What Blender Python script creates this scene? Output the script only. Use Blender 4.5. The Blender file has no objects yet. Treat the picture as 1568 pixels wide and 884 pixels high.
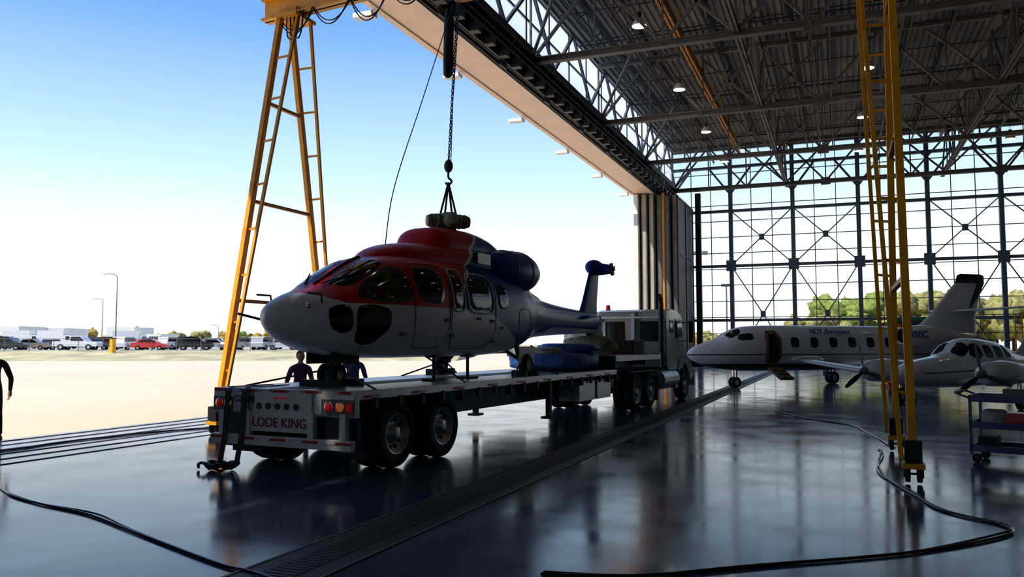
import bpy, bmesh, math, random
from mathutils import Vector, Matrix, noise
random.seed(7)
sc=bpy.context.scene
R=math.radians
# ------------------------------------------------------------ materials
def mat(name,col,rough=.5,metal=0.,var=0.,scale=3.,emit=0.,bump=0.,coat=0.,stretch=None,rvar=0.,bscale=None,spec=None):
    m=bpy.data.materials.new(name); m.use_nodes=True
    nt=m.node_tree; b=nt.nodes['Principled BSDF']
    b.inputs['Base Color'].default_value=(*col,1); b.inputs['Roughness'].default_value=rough
    b.inputs['Metallic'].default_value=metal
    if spec is not None: b.inputs['Specular IOR Level'].default_value=spec
    if coat: b.inputs['Coat Weight'].default_value=coat; b.inputs['Coat Roughness'].default_value=.05
    if emit:
        b.inputs['Emission Color'].default_value=(*col,1); b.inputs['Emission Strength'].default_value=emit
    if var or bump or rvar:
        tc=nt.nodes.new('ShaderNodeTexCoord'); mp=nt.nodes.new('ShaderNodeMapping')
        if stretch: mp.inputs['Scale'].default_value=stretch
        nt.links.new(tc.outputs['Object'],mp.inputs['Vector'])
        n=nt.nodes.new('ShaderNodeTexNoise'); n.inputs['Scale'].default_value=scale; n.inputs['Detail'].default_value=5
        nt.links.new(mp.outputs[0],n.inputs['Vector'])
        if var:
            r=nt.nodes.new('ShaderNodeValToRGB')
            r.color_ramp.elements[0].position=.3; r.color_ramp.elements[1].position=.7
            r.color_ramp.elements[0].color=(*[c*(1-var) for c in col],1)
            r.color_ramp.elements[1].color=(*[min(1,c*(1+var)) for c in col],1)
            nt.links.new(n.outputs['Fac'],r.inputs[0]); nt.links.new(r.outputs[0],b.inputs['Base Color'])
        if bump:
            n2=nt.nodes.new('ShaderNodeTexNoise'); n2.inputs['Scale'].default_value=bscale or scale*3
            nt.links.new(mp.outputs[0],n2.inputs['Vector'])
            bp=nt.nodes.new('ShaderNodeBump'); bp.inputs['Strength'].default_value=bump; bp.inputs['Distance'].default_value=.05
            nt.links.new(n2.outputs['Fac'],bp.inputs['Height']); nt.links.new(bp.outputs[0],b.inputs['Normal'])
    return m
M={}
M['steel']=mat('steel_grey',(.19,.185,.175),.55,.2,.2,2)
M['steel_dk']=mat('steel_dark',(.05,.055,.06),.5,.3,.2,2)
M['mull']=mat('window_mullion_paint',(.13,.17,.24),.5,.1,.1,2)
M['steel_lt']=mat('steel_light',(.42,.41,.38),.5,.2,.15,2)
M['black']=mat('rubber_black',(.012,.012,.013),.6,0,.2,8)
M['blackgl']=mat('gloss_black',(.008,.009,.01),.12)
M['tire']=mat('tire_rubber',(.016,.016,.017),.75,0,.3,20,bump=.2)
M['chrome']=mat('chrome',(.75,.75,.76),.12,1.)
M['alu']=mat('aluminium',(.55,.56,.57),.35,.7,.15,6,stretch=(1,.2,1))
M['white']=mat('white_paint',(.8,.8,.8),.25,0,.04,2,coat=.3)
M['whited']=mat('white_paint_dull',(.78,.78,.76),.4,0,.08,3)
M['yellow']=mat('crane_yellow_paint',(.95,.42,.015),.4,0,.18,3)
M['orange']=mat('crane_orange_paint',(.62,.25,.02),.45,0,.2,3)
M['red']=mat('red_paint',(.6,.015,.02),.3,0,.1,4)
M['redl']=mat('red_lens',(.75,.02,.01),.2,0,.1,30,emit=.12)
M['redt']=mat('red_reflective_tape',(.55,.02,.01),.4,0,.1,30)
M['orangel']=mat('amber_lens',(.9,.25,.05),.2,0,.1,30,emit=.2)
M['glass']=mat('dark_glass',(.008,.012,.014),.06,0,.3,1.5)
M['glassg']=mat('cockpit_glass',(.03,.038,.028),.08,0,.6,2.2)
M['blue']=mat('navy_paint',(.012,.055,.32),.42,0,.1,2,spec=.22)
M['bluel']=mat('blue_tarp',(.06,.18,.5),.5,0,.4,5,bump=.6)
M['olive']=mat('olive_canvas',(.24,.27,.17),.8,0,.4,9,bump=.6)
M['canvas']=mat('cream_canvas',(.55,.55,.47),.7,0,.3,6,bump=.5)
M['wood']=mat('wood_planks',(.16,.12,.09),.6,0,.3,6,stretch=(1,.15,1))
M['beige']=mat('soffit_beige_panel',(.9,.72,.56),.6,0,.05,1)
M['doorp']=mat('hangar_door_cladding',(.5,.47,.4),.6,0,.1,1)
M['doorw']=mat('hangar_door_edge_white',(.8,.8,.78),.5,0,.05,1)
M['wall']=mat('wall_cladding',(.42,.42,.43),.6,0,.1,1)
M['skin']=mat('skin',(.55,.32,.22),.5,0,.08,8)
M['hair']=mat('hair_brown',(.03,.02,.015),.7,0,.4,30)
M['jeans']=mat('blue_jeans',(.03,.05,.12),.85,0,.2,20)
M['purple']=mat('purple_jacket',(.12,.02,.11),.8,0,.2,10)
M['bshirt']=mat('blue_shirt',(.04,.07,.17),.8,0,.2,10)
M['dkcloth']=mat('dark_work_clothes',(.012,.012,.016),.85,0,.3,10)
M['green']=mat('green_equipment_paint',(.02,.2,.1),.4,0,.1,4)
M['lamp']=mat('lamp_glow',(1,.95,.85),.4,emit=14)
M['eye']=mat('eye_white',(.8,.8,.8),.2,0,.02,3)
M['lip']=mat('lips',(.45,.14,.12),.5,0,.1,3)
M['cabc']=mat('cab_champagne_paint',(.42,.41,.37),.3,.2,.06,2,coat=.4)
M['toolblue']=mat('tool_cart_blue',(.01,.03,.16),.4,0,.1,4)
M['tan']=mat('tan_upholstery',(.25,.14,.07),.7,0,.2,5)
def frosted():
    m=bpy.data.materials.new('frosted_clerestory_glazing'); m.use_nodes=True; nt=m.node_tree
    o=nt.nodes['Material Output']; nt.nodes.remove(nt.nodes['Principled BSDF'])
    t=nt.nodes.new('ShaderNodeBsdfTransparent'); l=nt.nodes.new('ShaderNodeBsdfTranslucent'); l.inputs[0].default_value=(.92,.96,1.,1)
    n=nt.nodes.new('ShaderNodeTexNoise'); n.inputs['Scale'].default_value=.6; mr=nt.nodes.new('ShaderNodeMapRange'); mr.inputs[3].default_value=.6; mr.inputs[4].default_value=.85
    nt.links.new(n.outputs['Fac'],mr.inputs[0]); mx=nt.nodes.new('ShaderNodeMixShader'); nt.links.new(mr.outputs[0],mx.inputs[0]); nt.links.new(t.outputs[0],mx.inputs[1]); nt.links.new(l.outputs[0],mx.inputs[2]); nt.links.new(mx.outputs[0],o.inputs[0]); return m
M['frost']=frosted()

# ------------------------------------------------------------ mesh builder
class MB:
    def __init__(s): s.v=[];s.f=[];s.mi=[];s.sm=[];s.mats=[];s.cur=0
    def use(s,k):
        m=M[k] if isinstance(k,str) else k
        if m not in s.mats: s.mats.append(m)
        s.cur=s.mats.index(m); return s
    def add(s,vs,fs,smooth=False):
        o=len(s.v); s.v+= [tuple(v) for v in vs]
        for f in fs: s.f.append([i+o for i in f]); s.mi.append(s.cur); s.sm.append(smooth)
    def box(s,c,sz,rot=None):
        hx,hy,hz=sz[0]/2,sz[1]/2,sz[2]/2
        vs=[Vector((x*hx,y*hy,z*hz)) for x in(-1,1) for y in(-1,1) for z in(-1,1)]
        if rot is not None: vs=[rot@v for v in vs]
        vs=[v+Vector(c) for v in vs]
        s.add(vs,[(0,1,3,2),(4,6,7,5),(0,4,5,1),(2,3,7,6),(0,2,6,4),(1,5,7,3)])
    def b2(s,lo,hi): s.box([(a+b)/2 for a,b in zip(lo,hi)],[abs(b-a) for a,b in zip(lo,hi)])
    def beam(s,p,q,w,h=None):
        h=h or w; p=Vector(p);q=Vector(q);d=q-p;L=d.length
        if L<1e-6: return
        d.normalize(); up=Vector((0,0,1))
        if abs(d.z)>.98: up=Vector((0,1,0))
        x=d.cross(up).normalized(); z=x.cross(d)
        vs=[]
        for e in(p,q):
            for a,b in((-1,-1),(1,-1),(1,1),(-1,1)): vs.append(e+x*a*w/2+z*b*h/2)
        s.add(vs,[(0,1,2,3),(7,6,5,4),(0,4,5,1),(1,5,6,2),(2,6,7,3),(3,7,4,0)])
    def ibeam(s,p,q,w,h,t=.03):
        p=Vector(p);q=Vector(q);o=Vector((0,0,h/2-t/2))
        s.beam(p+o,q+o,w,t);s.beam(p-o,q-o,w,t);s.beam(p,q,t,h)
    def cyl(s,p,q,r,r2=None,n=16,caps=True,smooth=True):
        r2=r if r2 is None else r2
        p=Vector(p);q=Vector(q);d=(q-p).normalized(); up=Vector((0,0,1))
        if abs(d.z)>.95: up=Vector((1,0,0))
        x=d.cross(up).normalized(); y=d.cross(x)
        vs=[];
        for e,rr in((p,r),(q,r2)):
            for i in range(n):
                a=2*math.pi*i/n; vs.append(e+x*math.cos(a)*rr+y*math.sin(a)*rr)
        s.add(vs,[(i,(i+1)%n,n+(i+1)%n,n+i) for i in range(n)],smooth)
        if caps:
            s.add(vs[:n],[tuple(range(n))]); s.add(vs[n:],[tuple(range(n-1,-1,-1))])
    def rings(s,rs,smooth=True,caps=True,closed=True):
        n=len(rs[0]); vs=[p for r in rs for p in r]; fs=[]
        for k in range(len(rs)-1):
            for i in range(n if closed else n-1):
                fs.append((k*n+i,k*n+(i+1)%n,(k+1)*n+(i+1)%n,(k+1)*n+i))
        s.add(vs,fs,smooth)
        if caps:
            s.add(rs[0],[tuple(range(n))],smooth); s.add(rs[-1],[tuple(range(n-1,-1,-1))],smooth)
    def tube(s,pts,r,n=8,smooth=True):
        pts=[Vector(p) for p in pts]; rs=[]
        px=None
        for k,p in enumerate(pts):
            d=(pts[min(k+1,len(pts)-1)]-pts[max(k-1,0)]).normalized()
            if px is None:
                up=Vector((0,0,1)) if abs(d.z)<.9 else Vector((1,0,0)); x=d.cross(up).normalized()
            else:
                x=(px-d*px.dot(d)).normalized()
            px=x; y=d.cross(x)
            rr=r[k] if isinstance(r,(list,tuple)) else r
            rs.append([p+x*math.cos(2*math.pi*i/n)*rr+y*math.sin(2*math.pi*i/n)*rr for i in range(n)])
        s.rings(rs,smooth)
    def ell(s,c,r,n=20,m=12,rot=None,fn=None):
        if not isinstance(r,(tuple,list)): r=(r,r,r)
        rs=[]
        for k in range(m+1):
            ph=-math.pi/2+math.pi*k/m; ph=max(-1.5705,min(1.5705,ph)); ring=[]
            for i in range(n):
                a=2*math.pi*i/n
                v=Vector((math.cos(ph)*math.cos(a),math.cos(ph)*math.sin(a),math.sin(ph)))
                if fn: v=fn(v)
                v=Vector((v.x*r[0],v.y*r[1],v.z*r[2]))
                if rot is not None: v=rot@v
                ring.append(v+Vector(c))
            rs.append(ring)
        s.rings(rs)
    def lathe(s,c,axis,prof,n=28):
        a=Vector(axis).normalized(); up=Vector((0,0,1)) if abs(a.z)<.9 else Vector((1,0,0))
        x=a.cross(up).normalized(); y=a.cross(x); c=Vector(c)
        s.rings([[c+a*d+x*math.cos(2*math.pi*i/n)*r+y*math.sin(2*math.pi*i/n)*r for i in range(n)] for d,r in prof],True,False)
    def prism(s,poly,x0,x1,axis='x',smooth=False):
        def P(a,b,t): return {'x':(t,a,b),'y':(a,t,b),'z':(a,b,t)}[axis]
        n=len(poly); vs=[P(a,b,x0) for a,b in poly]+[P(a,b,x1) for a,b in poly]
        s.add(vs,[(i,(i+1)%n,n+(i+1)%n,n+i) for i in range(n)],smooth)
        s.add(vs[:n],[tuple(range(n))]); s.add(vs[n:],[tuple(range(n))])
    def wheel(s,c,R0,w,side=1,rim='alu',steer=False):
        s.use('tire'); R1=R0
        s.lathe(c,(1,0,0),[(-w/2,R1*.6),(-w/2,R1*.9),(-w*.42,R1*.97),(-w*.2,R1),(-.02,R1),(-.02,R1*.985),(.02,R1*.985),(.02,R1),(w*.2,R1),(w*.42,R1*.97),(w/2,R1*.9),(w/2,R1*.6),(-w/2,R1*.6)],36)
        s.use(rim); f=side*w
        s.lathe(c,(1,0,0),[(f*.5,R1*.6),(f*.48,R1*.55),(f*.2,R1*.52),(f*.12,R1*.3),(f*.25,R1*.22),(f*.45,R1*.2),(f*.5,R1*.1),(f*.5,.001)],28)
        s.lathe(c,(1,0,0),[(-f*.5,R1*.6),(-f*.3,R1*.5),(-f*.1,.001)],24)
        s.use('black')
        for k in range(10):
            a=2*math.pi*k/10; q=Vector(c)+Vector((f*.17,math.cos(a)*R1*.4,math.sin(a)*R1*.4))
            s.cyl(q,q+Vector((f*.05,0,0)),R1*.06,n=8)
    def obj(s,name,parent=None,loc=(0,0,0),rotz=0,bevel=0,recalc=True):
        me=bpy.data.meshes.new(name); me.from_pydata(s.v,[],s.f)
        for m in s.mats: me.materials.append(m)
        me.polygons.foreach_set('material_index',s.mi); me.polygons.foreach_set('use_smooth',s.sm)
        me.update()
        if recalc:
            bm=bmesh.new(); bm.from_mesh(me); bmesh.ops.recalc_face_normals(bm,faces=bm.faces[:]); bm.to_mesh(me); bm.free()
        o=bpy.data.objects.new(name,me); sc.collection.objects.link(o)
        o.location=loc; o.rotation_euler=(0,0,rotz)
        if parent: o.parent=parent
        if bevel:
            b=o.modifiers.new('bevel','BEVEL'); b.width=bevel; b.segments=2; b.limit_method='ANGLE'
        return o
def empty(name,loc=(0,0,0),rotz=0):
    e=bpy.data.objects.new(name,None); sc.collection.objects.link(e); e.location=loc; e.rotation_euler=(0,0,rotz); e.empty_display_size=.3
    return e
def smooth_path(pts,k=6):
    pts=[Vector(p) for p in pts]; out=[]
    for i in range(len(pts)-1):
        p0=pts[max(i-1,0)];p1=pts[i];p2=pts[i+1];p3=pts[min(i+2,len(pts)-1)]
        for j in range(k):
            t=j/k
            out.append(.5*((2*p1)+(-p0+p2)*t+(2*p0-5*p1+4*p2-p3)*t*t+(-p0+3*p1-3*p2+p3)*t**3))
    out.append(pts[-1]); return out
def interp(keys,s):
    if s<=keys[0][0]: return list(keys[0][1:])
    if s>=keys[-1][0]: return list(keys[-1][1:])
    for i in range(len(keys)-1):
        a,b=keys[i],keys[i+1]
        if a[0]<=s<=b[0]:
            h=b[0]-a[0]; t=(s-a[0])/h; out=[]
            for j in range(1,len(a)):
                def sl(k):
                    if k<=0 or k>=len(keys)-1: return (keys[min(k+1,len(keys)-1)][j]-keys[max(k-1,0)][j])/max(1e-6,keys[min(k+1,len(keys)-1)][0]-keys[max(k-1,0)][0])
                    d0=(keys[k][j]-keys[k-1][j])/(keys[k][0]-keys[k-1][0]); d1=(keys[k+1][j]-keys[k][j])/(keys[k+1][0]-keys[k][0])
                    return 0 if d0*d1<=0 else 2*d0*d1/(d0+d1)
                m0,m1=sl(i),sl(i+1)
                out.append((2*t**3-3*t*t+1)*a[j]+(t**3-2*t*t+t)*h*m0+(-2*t**3+3*t*t)*b[j]+(t**3-t*t)*h*m1)
            return out
class Body:
    """keys: (s, zb, zt, hw, n, k)"""
    def __init__(s,keys,xc=0): s.k=keys; s.xc=xc
    def pt(s,y,th):
        zb,zt,hw,n,k=interp(s.k,y); zc=zb+k*(zt-zb)
        c,q=math.cos(th),math.sin(th)
        x=hw*math.copysign(abs(c)**(2/n),c)
        z=zc+((zt-zc) if q>0 else (zc-zb))*math.copysign(abs(q)**(2/n),q)
        return Vector((s.xc+x,y,z))
    def th(s,y,z):
        zb,zt,hw,n,k=interp(s.k,y); zc=zb+k*(zt-zb)
        f=(z-zc)/((zt-zc) if z>zc else (zc-zb)); f=max(-.999,min(.999,f))
        return math.asin(math.copysign(abs(f)**(n/2),f))
    def nrm(s,y,th):
        a=s.pt(y+.02,th)-s.pt(y-.02,th); b=s.pt(y,th+.02)-s.pt(y,th-.02)
        n=b.cross(a)
        if n.length<1e-9: return Vector((0,0,1))
        n.normalize(); c=s.pt(y,th)-Vector((s.xc,y,sum(interp(s.k,y)[:2])/2))
        return n if n.dot(c)>0 else -n
    def build(s,mb,ns=90,nr=48,caps=True):
        y0,y1=s.k[0][0],s.k[-1][0]; rs=[]
        for i in range(ns+1):
            t=i/ns; t=t*t*.35+t*.65
            y=y0+(y1-y0)*t
            rs.append([s.pt(y,2*math.pi*j/nr) for j in range(nr)])
        mb.rings(rs,True,caps)
    def patch(s,mb,poly,side=1,off=.012,mode='z',rnd=2,rings=7,border=None):
        P=[Vector(p) for p in poly]
        for _ in range(rnd):
            Q=[]
            for i in range(len(P)):
                a,b=P[i],P[(i+1)%len(P)]; Q+= [a*.8+b*.2,a*.2+b*.8]
            P=Q
        D=[]
        for i in range(len(P)):
            a,b=P[i],P[(i+1)%len(P)]; n=max(1,int((b-a).length/(.08 if mode=='z' else 6)))
            D+= [a.lerp(b,j/n) for j in range(n)]
        P=D; c=sum(P,Vector((0,0)))/len(P); rs=[]
        for k in range(rings+1):
            f=max(.001,k/rings); ring=[]
            for p in P:
                q=c.lerp(p,f); th=s.th(q.x,q.y) if mode=='z' else R(q.y)
                v=s.pt(q.x,th); n=s.nrm(q.x,th); v=v+n*(off if k<rings else off*.2)
                v.x=s.xc+side*(v.x-s.xc); ring.append(v)
            rs.append(ring)
        mb.rings(rs,True,False)
def foil(p,ch,th,axis,ydir=1,n=9):
    p=Vector(p); up=Vector(axis); r=[]
    xs=[(1-math.cos(math.pi*i/n))/2 for i in range(n+1)]
    f=lambda x:5*th*(.2969*math.sqrt(x)-.126*x-.3516*x*x+.2843*x**3-.1015*x**4)
    for x in xs: r.append(p+Vector((0,x*ch*ydir,0))+up*f(x)*ch)
    for x in reversed(xs[1:-1]): r.append(p+Vector((0,x*ch*ydir,0))-up*f(x)*ch)
    return r

# ------------------------------------------------------------ floor & hangar shell
DX=-14.7; YF=71; XR=36; YB=-14
def floor_mat():
    m=bpy.data.materials.new('polished_concrete'); m.use_nodes=True; nt=m.node_tree; b=nt.nodes['Principled BSDF']
    tc=nt.nodes.new('ShaderNodeTexCoord'); n=nt.nodes.new('ShaderNodeTexNoise'); n.inputs['Scale'].default_value=.5; n.inputs['Detail'].default_value=8
    nt.links.new(tc.outputs['Object'],n.inputs['Vector'])
    r=nt.nodes.new('ShaderNodeValToRGB'); r.color_ramp.elements[0].color=(.06,.078,.14,1); r.color_ramp.elements[1].color=(.105,.13,.22,1)
    r.color_ramp.elements[0].position=.35; r.color_ramp.elements[1].position=.68
    nt.links.new(n.outputs['Fac'],r.inputs[0])
    br=nt.nodes.new('ShaderNodeTexBrick'); br.offset=0; br.inputs['Scale'].default_value=1; br.inputs['Mortar Size'].default_value=.012
    br.inputs['Brick Width'].default_value=5.75; br.inputs['Row Height'].default_value=5.75
    br.inputs['Color1'].default_value=br.inputs['Color2'].default_value=(1,1,1,1); br.inputs['Mortar'].default_value=(.35,.35,.35,1)
    nt.links.new(tc.outputs['Object'],br.inputs['Vector'])
    mx=nt.nodes.new('ShaderNodeMix'); mx.data_type='RGBA'; mx.blend_type='MULTIPLY'; mx.inputs['Factor'].default_value=1
    nt.links.new(r.outputs[0],mx.inputs[6]); nt.links.new(br.outputs[0],mx.inputs[7]); nt.links.new(mx.outputs[2],b.inputs['Base Color'])
    n2=nt.nodes.new('ShaderNodeTexNoise'); n2.inputs['Scale'].default_value=1.1; n2.inputs['Detail'].default_value=6
    nt.links.new(tc.outputs['Object'],n2.inputs['Vector'])
    mr=nt.nodes.new('ShaderNodeMapRange'); mr.inputs[1].default_value=.35; mr.inputs[2].default_value=.7; mr.inputs[3].default_value=.1; mr.inputs[4].default_value=.2
    nt.links.new(n2.outputs['Fac'],mr.inputs[0]); nt.links.new(mr.outputs[0],b.inputs['Roughness'])
    bp=nt.nodes.new('ShaderNodeBump'); bp.inputs['Strength'].default_value=.03; bp.inputs['Distance'].default_value=.03
    nt.links.new(n2.outputs['Fac'],bp.inputs['Height']); nt.links.new(bp.outputs[0],b.inputs['Normal'])
    b.inputs['IOR'].default_value=1.6
    return m
mb=MB().use(floor_mat()); mb.b2((DX,YB,-.3),(XR,YF+.5,0)); mb.obj('floor')
mb=MB(); mb.use('steel_dk'); mb.b2((-4.45,0,.001),(-3.75,68,.006)); mb.use('steel')
for x in(-4.45,-3.75): mb.b2((x-.015,0,.006),(x+.015,68,.012))
mb.use('black'); mb.b2((-4.25,0,.006),(-3.95,68,.009)); mb.use('steel_dk')
y=3
while y<40: mb.b2((-4.25,y,.009),(-3.95,y+.03,.013)); y+=.07
mb.obj('trench_drain')
mb=MB(); 
for i in range(6):
    x=-14.4+i*.55; mb.use('steel_dk'); mb.b2((x-.03,YB+.1,.0),(x+.03,YF-1.2,.004)); mb.use('steel_lt'); mb.b2((x-.012,YB+.1,.004),(x+.012,YF-1.2,.012))
mb.obj('door_track')
# roof
mb=MB().use(mat('roof_deck_metal',(.25,.25,.245),.6,.1,.4,.35))
x=-13.3
vs=[];fs=[]
xx=[];k=0
while x<XR:
    xx+= [(x,18.8),(x+.12,18.8),(x+.17,18.9),(x+.3,18.9)]; x+=.35
for (a,z) in xx: vs+= [(a,YB,z),(a,YF+.6,z)]
fs=[(2*i,2*i+2,2*i+3,2*i+1) for i in range(len(xx)-1)]
mb.add(vs,fs); mb.b2((-13.35,YB-.3,18.95),(XR+.3,YF+1,19.2)); mb.obj('ceiling',recalc=False)
mb=MB().use('steel_dk')
x=-11.6
while x<30:
    if abs((x+3.7)%11.5)<.3 or abs((x+3.7)%11.5)>11.2: x+=1.92; continue
    mb.beam((x,0,18.7),(x,YF,18.7),.12,.08); mb.beam((x,0,17.85),(x,YF,17.85),.1,.06)
    y=0.;f=0
    while y<YF-1.4: mb.beam((x,y,17.85 if f else 18.7),(x,y+1.4,18.7 if f else 17.85),.045); y+=1.4; f=1-f
    x+=1.92
y=3.
while y<YF: mb.beam((-12.5,y,18.0),(30,y,18.0),.05,.05); y+=3.83
mb.obj('roof_joist')
def truss(mb,p,q,zb,zt,n,wb=.3,hb=.26,web=.15,vert=True):
    p=Vector(p);q=Vector(q)
    A=lambda t,z:Vector((p.x+(q.x-p.x)*t,p.y+(q.y-p.y)*t,z))
    mb.ibeam(A(0,zb),A(1,zb),wb,hb,.04); mb.beam(A(0,zt),A(1,zt),wb*.8,hb)
    for i in range(n):
        a,b=i/n,(i+1)/n
        if i%2: mb.beam(A(a,zt),A(b,zb),web)
        else: mb.beam(A(a,zb),A(b,zt),web)
        if vert: mb.beam(A(a,zb),A(a,zt),web*.7)
        if i%4==0 and vert:
            d=(q-p).normalized(); mb.beam(A(a,zb)-d*.35,A(a,zb)+d*.35,.06,.6)
mb=MB().use('steel')
for y in(0.1,11.6,23.1,34.6,46.1,57.6,69.1): truss(mb,(-12.9,y,0),(XR,y,0),14.8,18.3,16,.32,.3,.13)
mb.obj('roof_truss')
mb=MB().use('steel')
for x in(-3.7,7.8,19.3,30.8): truss(mb,(x,YB,0),(x,YF,0),14.95,18.2,26,.28,.26,.11)
for y in(34.6,46.1,57.6,23.1,69.1):
    mb.beam((-12.9,y,14.8),(-9.8,y-4,17.6),.12)
    for x in(-3.7,7.8):
        mb.beam((x,y,14.9),(x+3.2,y,18.),.13); mb.beam((x,y,14.9),(x-3.2,y,18.),.13)
mb.obj('longitudinal_roof_truss')
mb=MB().use('steel_dk')
for z,x in((17.2,-9.5),(17.3,-1),(17.1,3.2),(17.2,11)):
    mb.cyl((x,0,z),(x,YF-1,z),.07,n=8)
for y in(29,40.5,52,63): mb.cyl((-12.4,y,17.5),(30,y,17.5),.05,n=8)
for x in(-9.5,-1,3.2,11):
    y=20
    while y<70: mb.cyl((x,y,17.2),(x,y,16.9),.025,n=6); y+=3.3
mb.obj('sprinkler_pipe')
mb=MB().use('orange'); mb.ibeam((-7,22,17.1),(-7,66,17.1),.3,.5,.06)
for y in range(24,66,4): mb.beam((-7,y,17.3),(-7,y,18.6),.09)
mb.obj('overhead_crane_runway')
YE=YF-.4
mb=MB().use('beige'); mb.b2((DX,YB,13.5),(-13.1,YE,13.62)); mb.use('whited'); mb.b2((DX-.15,YB,13.5),(DX,YE,15.4)); mb.use('beige')
mb.b2((DX-.15,YB,13.44),(DX+.1,YE,13.5)); mb.use('steel_dk'); mb.b2((-13.12,YB,13.55),(-13.0,YE,14.1)); mb.b2((DX,YB,15.25),(-13.0,YE,15.35))
mb.obj('door_header')
mb=MB().use('steel_dk')
truss(mb,(-12.85,YB,0),(-12.85,YE,0),13.75,15.25,60,.22,.2,.11)
for z in(14.2,14.5,14.9): mb.cyl((-12.6,YB,z),(-12.6,YE,z),.05,n=6)
y=10.
while y<70:
    mb.b2((-12.75,y,13.62),(-12.35,y+.35,13.95)); y+=1.45
mb.obj('door_header_truss')
mb=MB().use('mull')
truss(mb,(-12.95,YB,0),(-12.95,YE,0),15.5,18.45,26,.14,.14,.14,False)
mb.use('steel_dk')
y=YB
while y<YE: mb.b2((-13.25,y,15.4),(-13.17,y+.09,18.7)); y+=3.25
for z in(15.4,16.95,18.5): mb.b2((-13.25,YB,z),(-13.17,YE,z+.08))
mb.use('frost'); mb.add([(-13.22,YB,15.4),(-13.22,YE,15.4),(-13.22,YE,18.7),(-13.22,YB,18.7)],[(0,1,2,3)])
mb.obj('window_clerestory')
mb=MB()
for y in(24,31,38.5,46,53.5,61): 
    mb.use('whited'); mb.box((-15.15,y,13.28),(.75,.4,.16)); mb.use('steel'); mb.beam((-14.83,y,13.44),(-15.,y,13.36),.05)
mb.obj('soffit_floodlight')
def clad(lo,hi,k='wall'):
    mb=MB().use(k); mb.b2(lo,hi); return mb
mb=clad((XR,YB,0),(XR+.3,YF,18.8)); 
for i in range(12): mb.use('steel'); mb.beam((XR-.2,YB+i*7.5,0),(XR-.2,YB+i*7.5,18.6),.35)
mb.obj('wall_right')
mb=clad((-12.4,YB-.3,0),(XR,YB,18.8)); 
for i in range(8): mb.use('steel'); mb.beam((-12.0+i*6.7,YB+.2,0),(-12.0+i*6.7,YB+.2,18.6),.35)
mb.obj('wall_back')
mb=MB(); mb.use('steel'); mb.b2((DX,YF,0),(XR,YF+.25,1.3))
mb.use('mull'); cols=[-13.3+5*i for i in range(10)]
for x in cols: mb.b2((x-.16,YF-.35,0),(x+.16,YF+.1,18.6))
for z in(3.8,8.4,13.1,16.9,18.5): mb.b2((DX,YF-.25,z-.11),(XR,YF+.1,z+.11))
mb.obj('wall_far')
mb=MB().use('mull')
for i,x in enumerate(cols[:-1]):
    for k in(1,2): xx=x+5/3*k; mb.b2((xx-.03,YF,1.3),(xx+.03,YF+.08,18.6))
z=1.3
while z<18.6: mb.b2((DX,YF,z-.03),(XR,YF+.07,z+.03)); z+=1.37
for i in(1,2,4,5):
    x=cols[i]
    for za,zb in((.2,8.4),(8.4,13.1)):
        mb.beam((x,YF-.3,za),(x+5,YF-.3,zb),.08); mb.beam((x,YF-.32,zb),(x+5,YF-.32,za),.08)
        mb.b2((x+2.3,YF-.4,(za+zb)/2-.25),(x+2.7,YF-.22,(za+zb)/2+.25))
    mb.b2((x-.4,YF-.42,7.95),(x+.4,YF-.36,8.85))
mb.b2((cols[3]-.4,YF-.42,7.95),(cols[3]+.4,YF-.36,8.85))
for x in cols: mb.beam((x,YF-.3,14.5),(x-1.8,YF-.3,16.9),.16); mb.beam((x,YF-.3,14.5),(x+1.8,YF-.3,16.9),.16)
mb.obj('window_1')
def doors(y0,y1,sgn,nm):
    for i in range(6):
        x=-14.4+i*.55; a=y0+(i*.25 if sgn>0 else 0); b=y1-(i*.25 if sgn<0 else 0)
        mb=MB(); mb.use('doorw' if i==0 else ('doorp' if i<3 else 'steel')); mb.b2((x-.2,a,.02),(x+.2,b,13.42))
        mb.use('steel_dk')
        for yy in (a+.07,b-.07,(a+b)/2): mb.b2((x+.2,yy-.07,.03),(x+.26,yy+.07,13.4))
        for z in(.2,4.4,8.8,13.2): mb.b2((x+.2,a,z),(x+.25,b,z+.15))
        e=a if sgn>0 else b
        mb.use('steel' if i<2 else 'steel_dk'); mb.b2((x+.12,e-.03*sgn,.03),(x+.22,e,13.4))
        mb.obj(nm)
doors(62,70.4,1,'door_leaf'); doors(0,8,-1,'door_leaf')  # second stack: unseen, added and sized to block sun from the near floor
mb=MB().use('steel_dk'); mb.beam((-10.9,70,0),(-10.9,70,14.6),.45); mb.use('orange'); mb.beam((-12.2,61.5,.012),(-12.2,61.5,13.3),.16); mb.obj('door_guide_column')
for ix in range(-1,4):
    for y in(16,25.5,35,44.8,54.6,64.2):
        x=-7.9+9.6*ix
        if x<-10: continue
        e=empty('high_bay_lamp',(x,y,15.9))
        mb=MB().use('whited'); mb.lathe((0,0,0),(0,0,1),[(0,.33),(.14,.3),(.34,.16),(.4,.09),(.4,.001)],20)
        mb.use('steel_dk'); mb.cyl((0,0,.38),(0,0,.65),.1); mb.cyl((0,0,.6),(0,0,2.6),.015,n=6)
        mb.obj('reflector',e)
        mb=MB().use('lamp'); mb.ell((0,0,.05),(.26,.26,.07),16,8); mb.obj('bulb',e)

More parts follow.
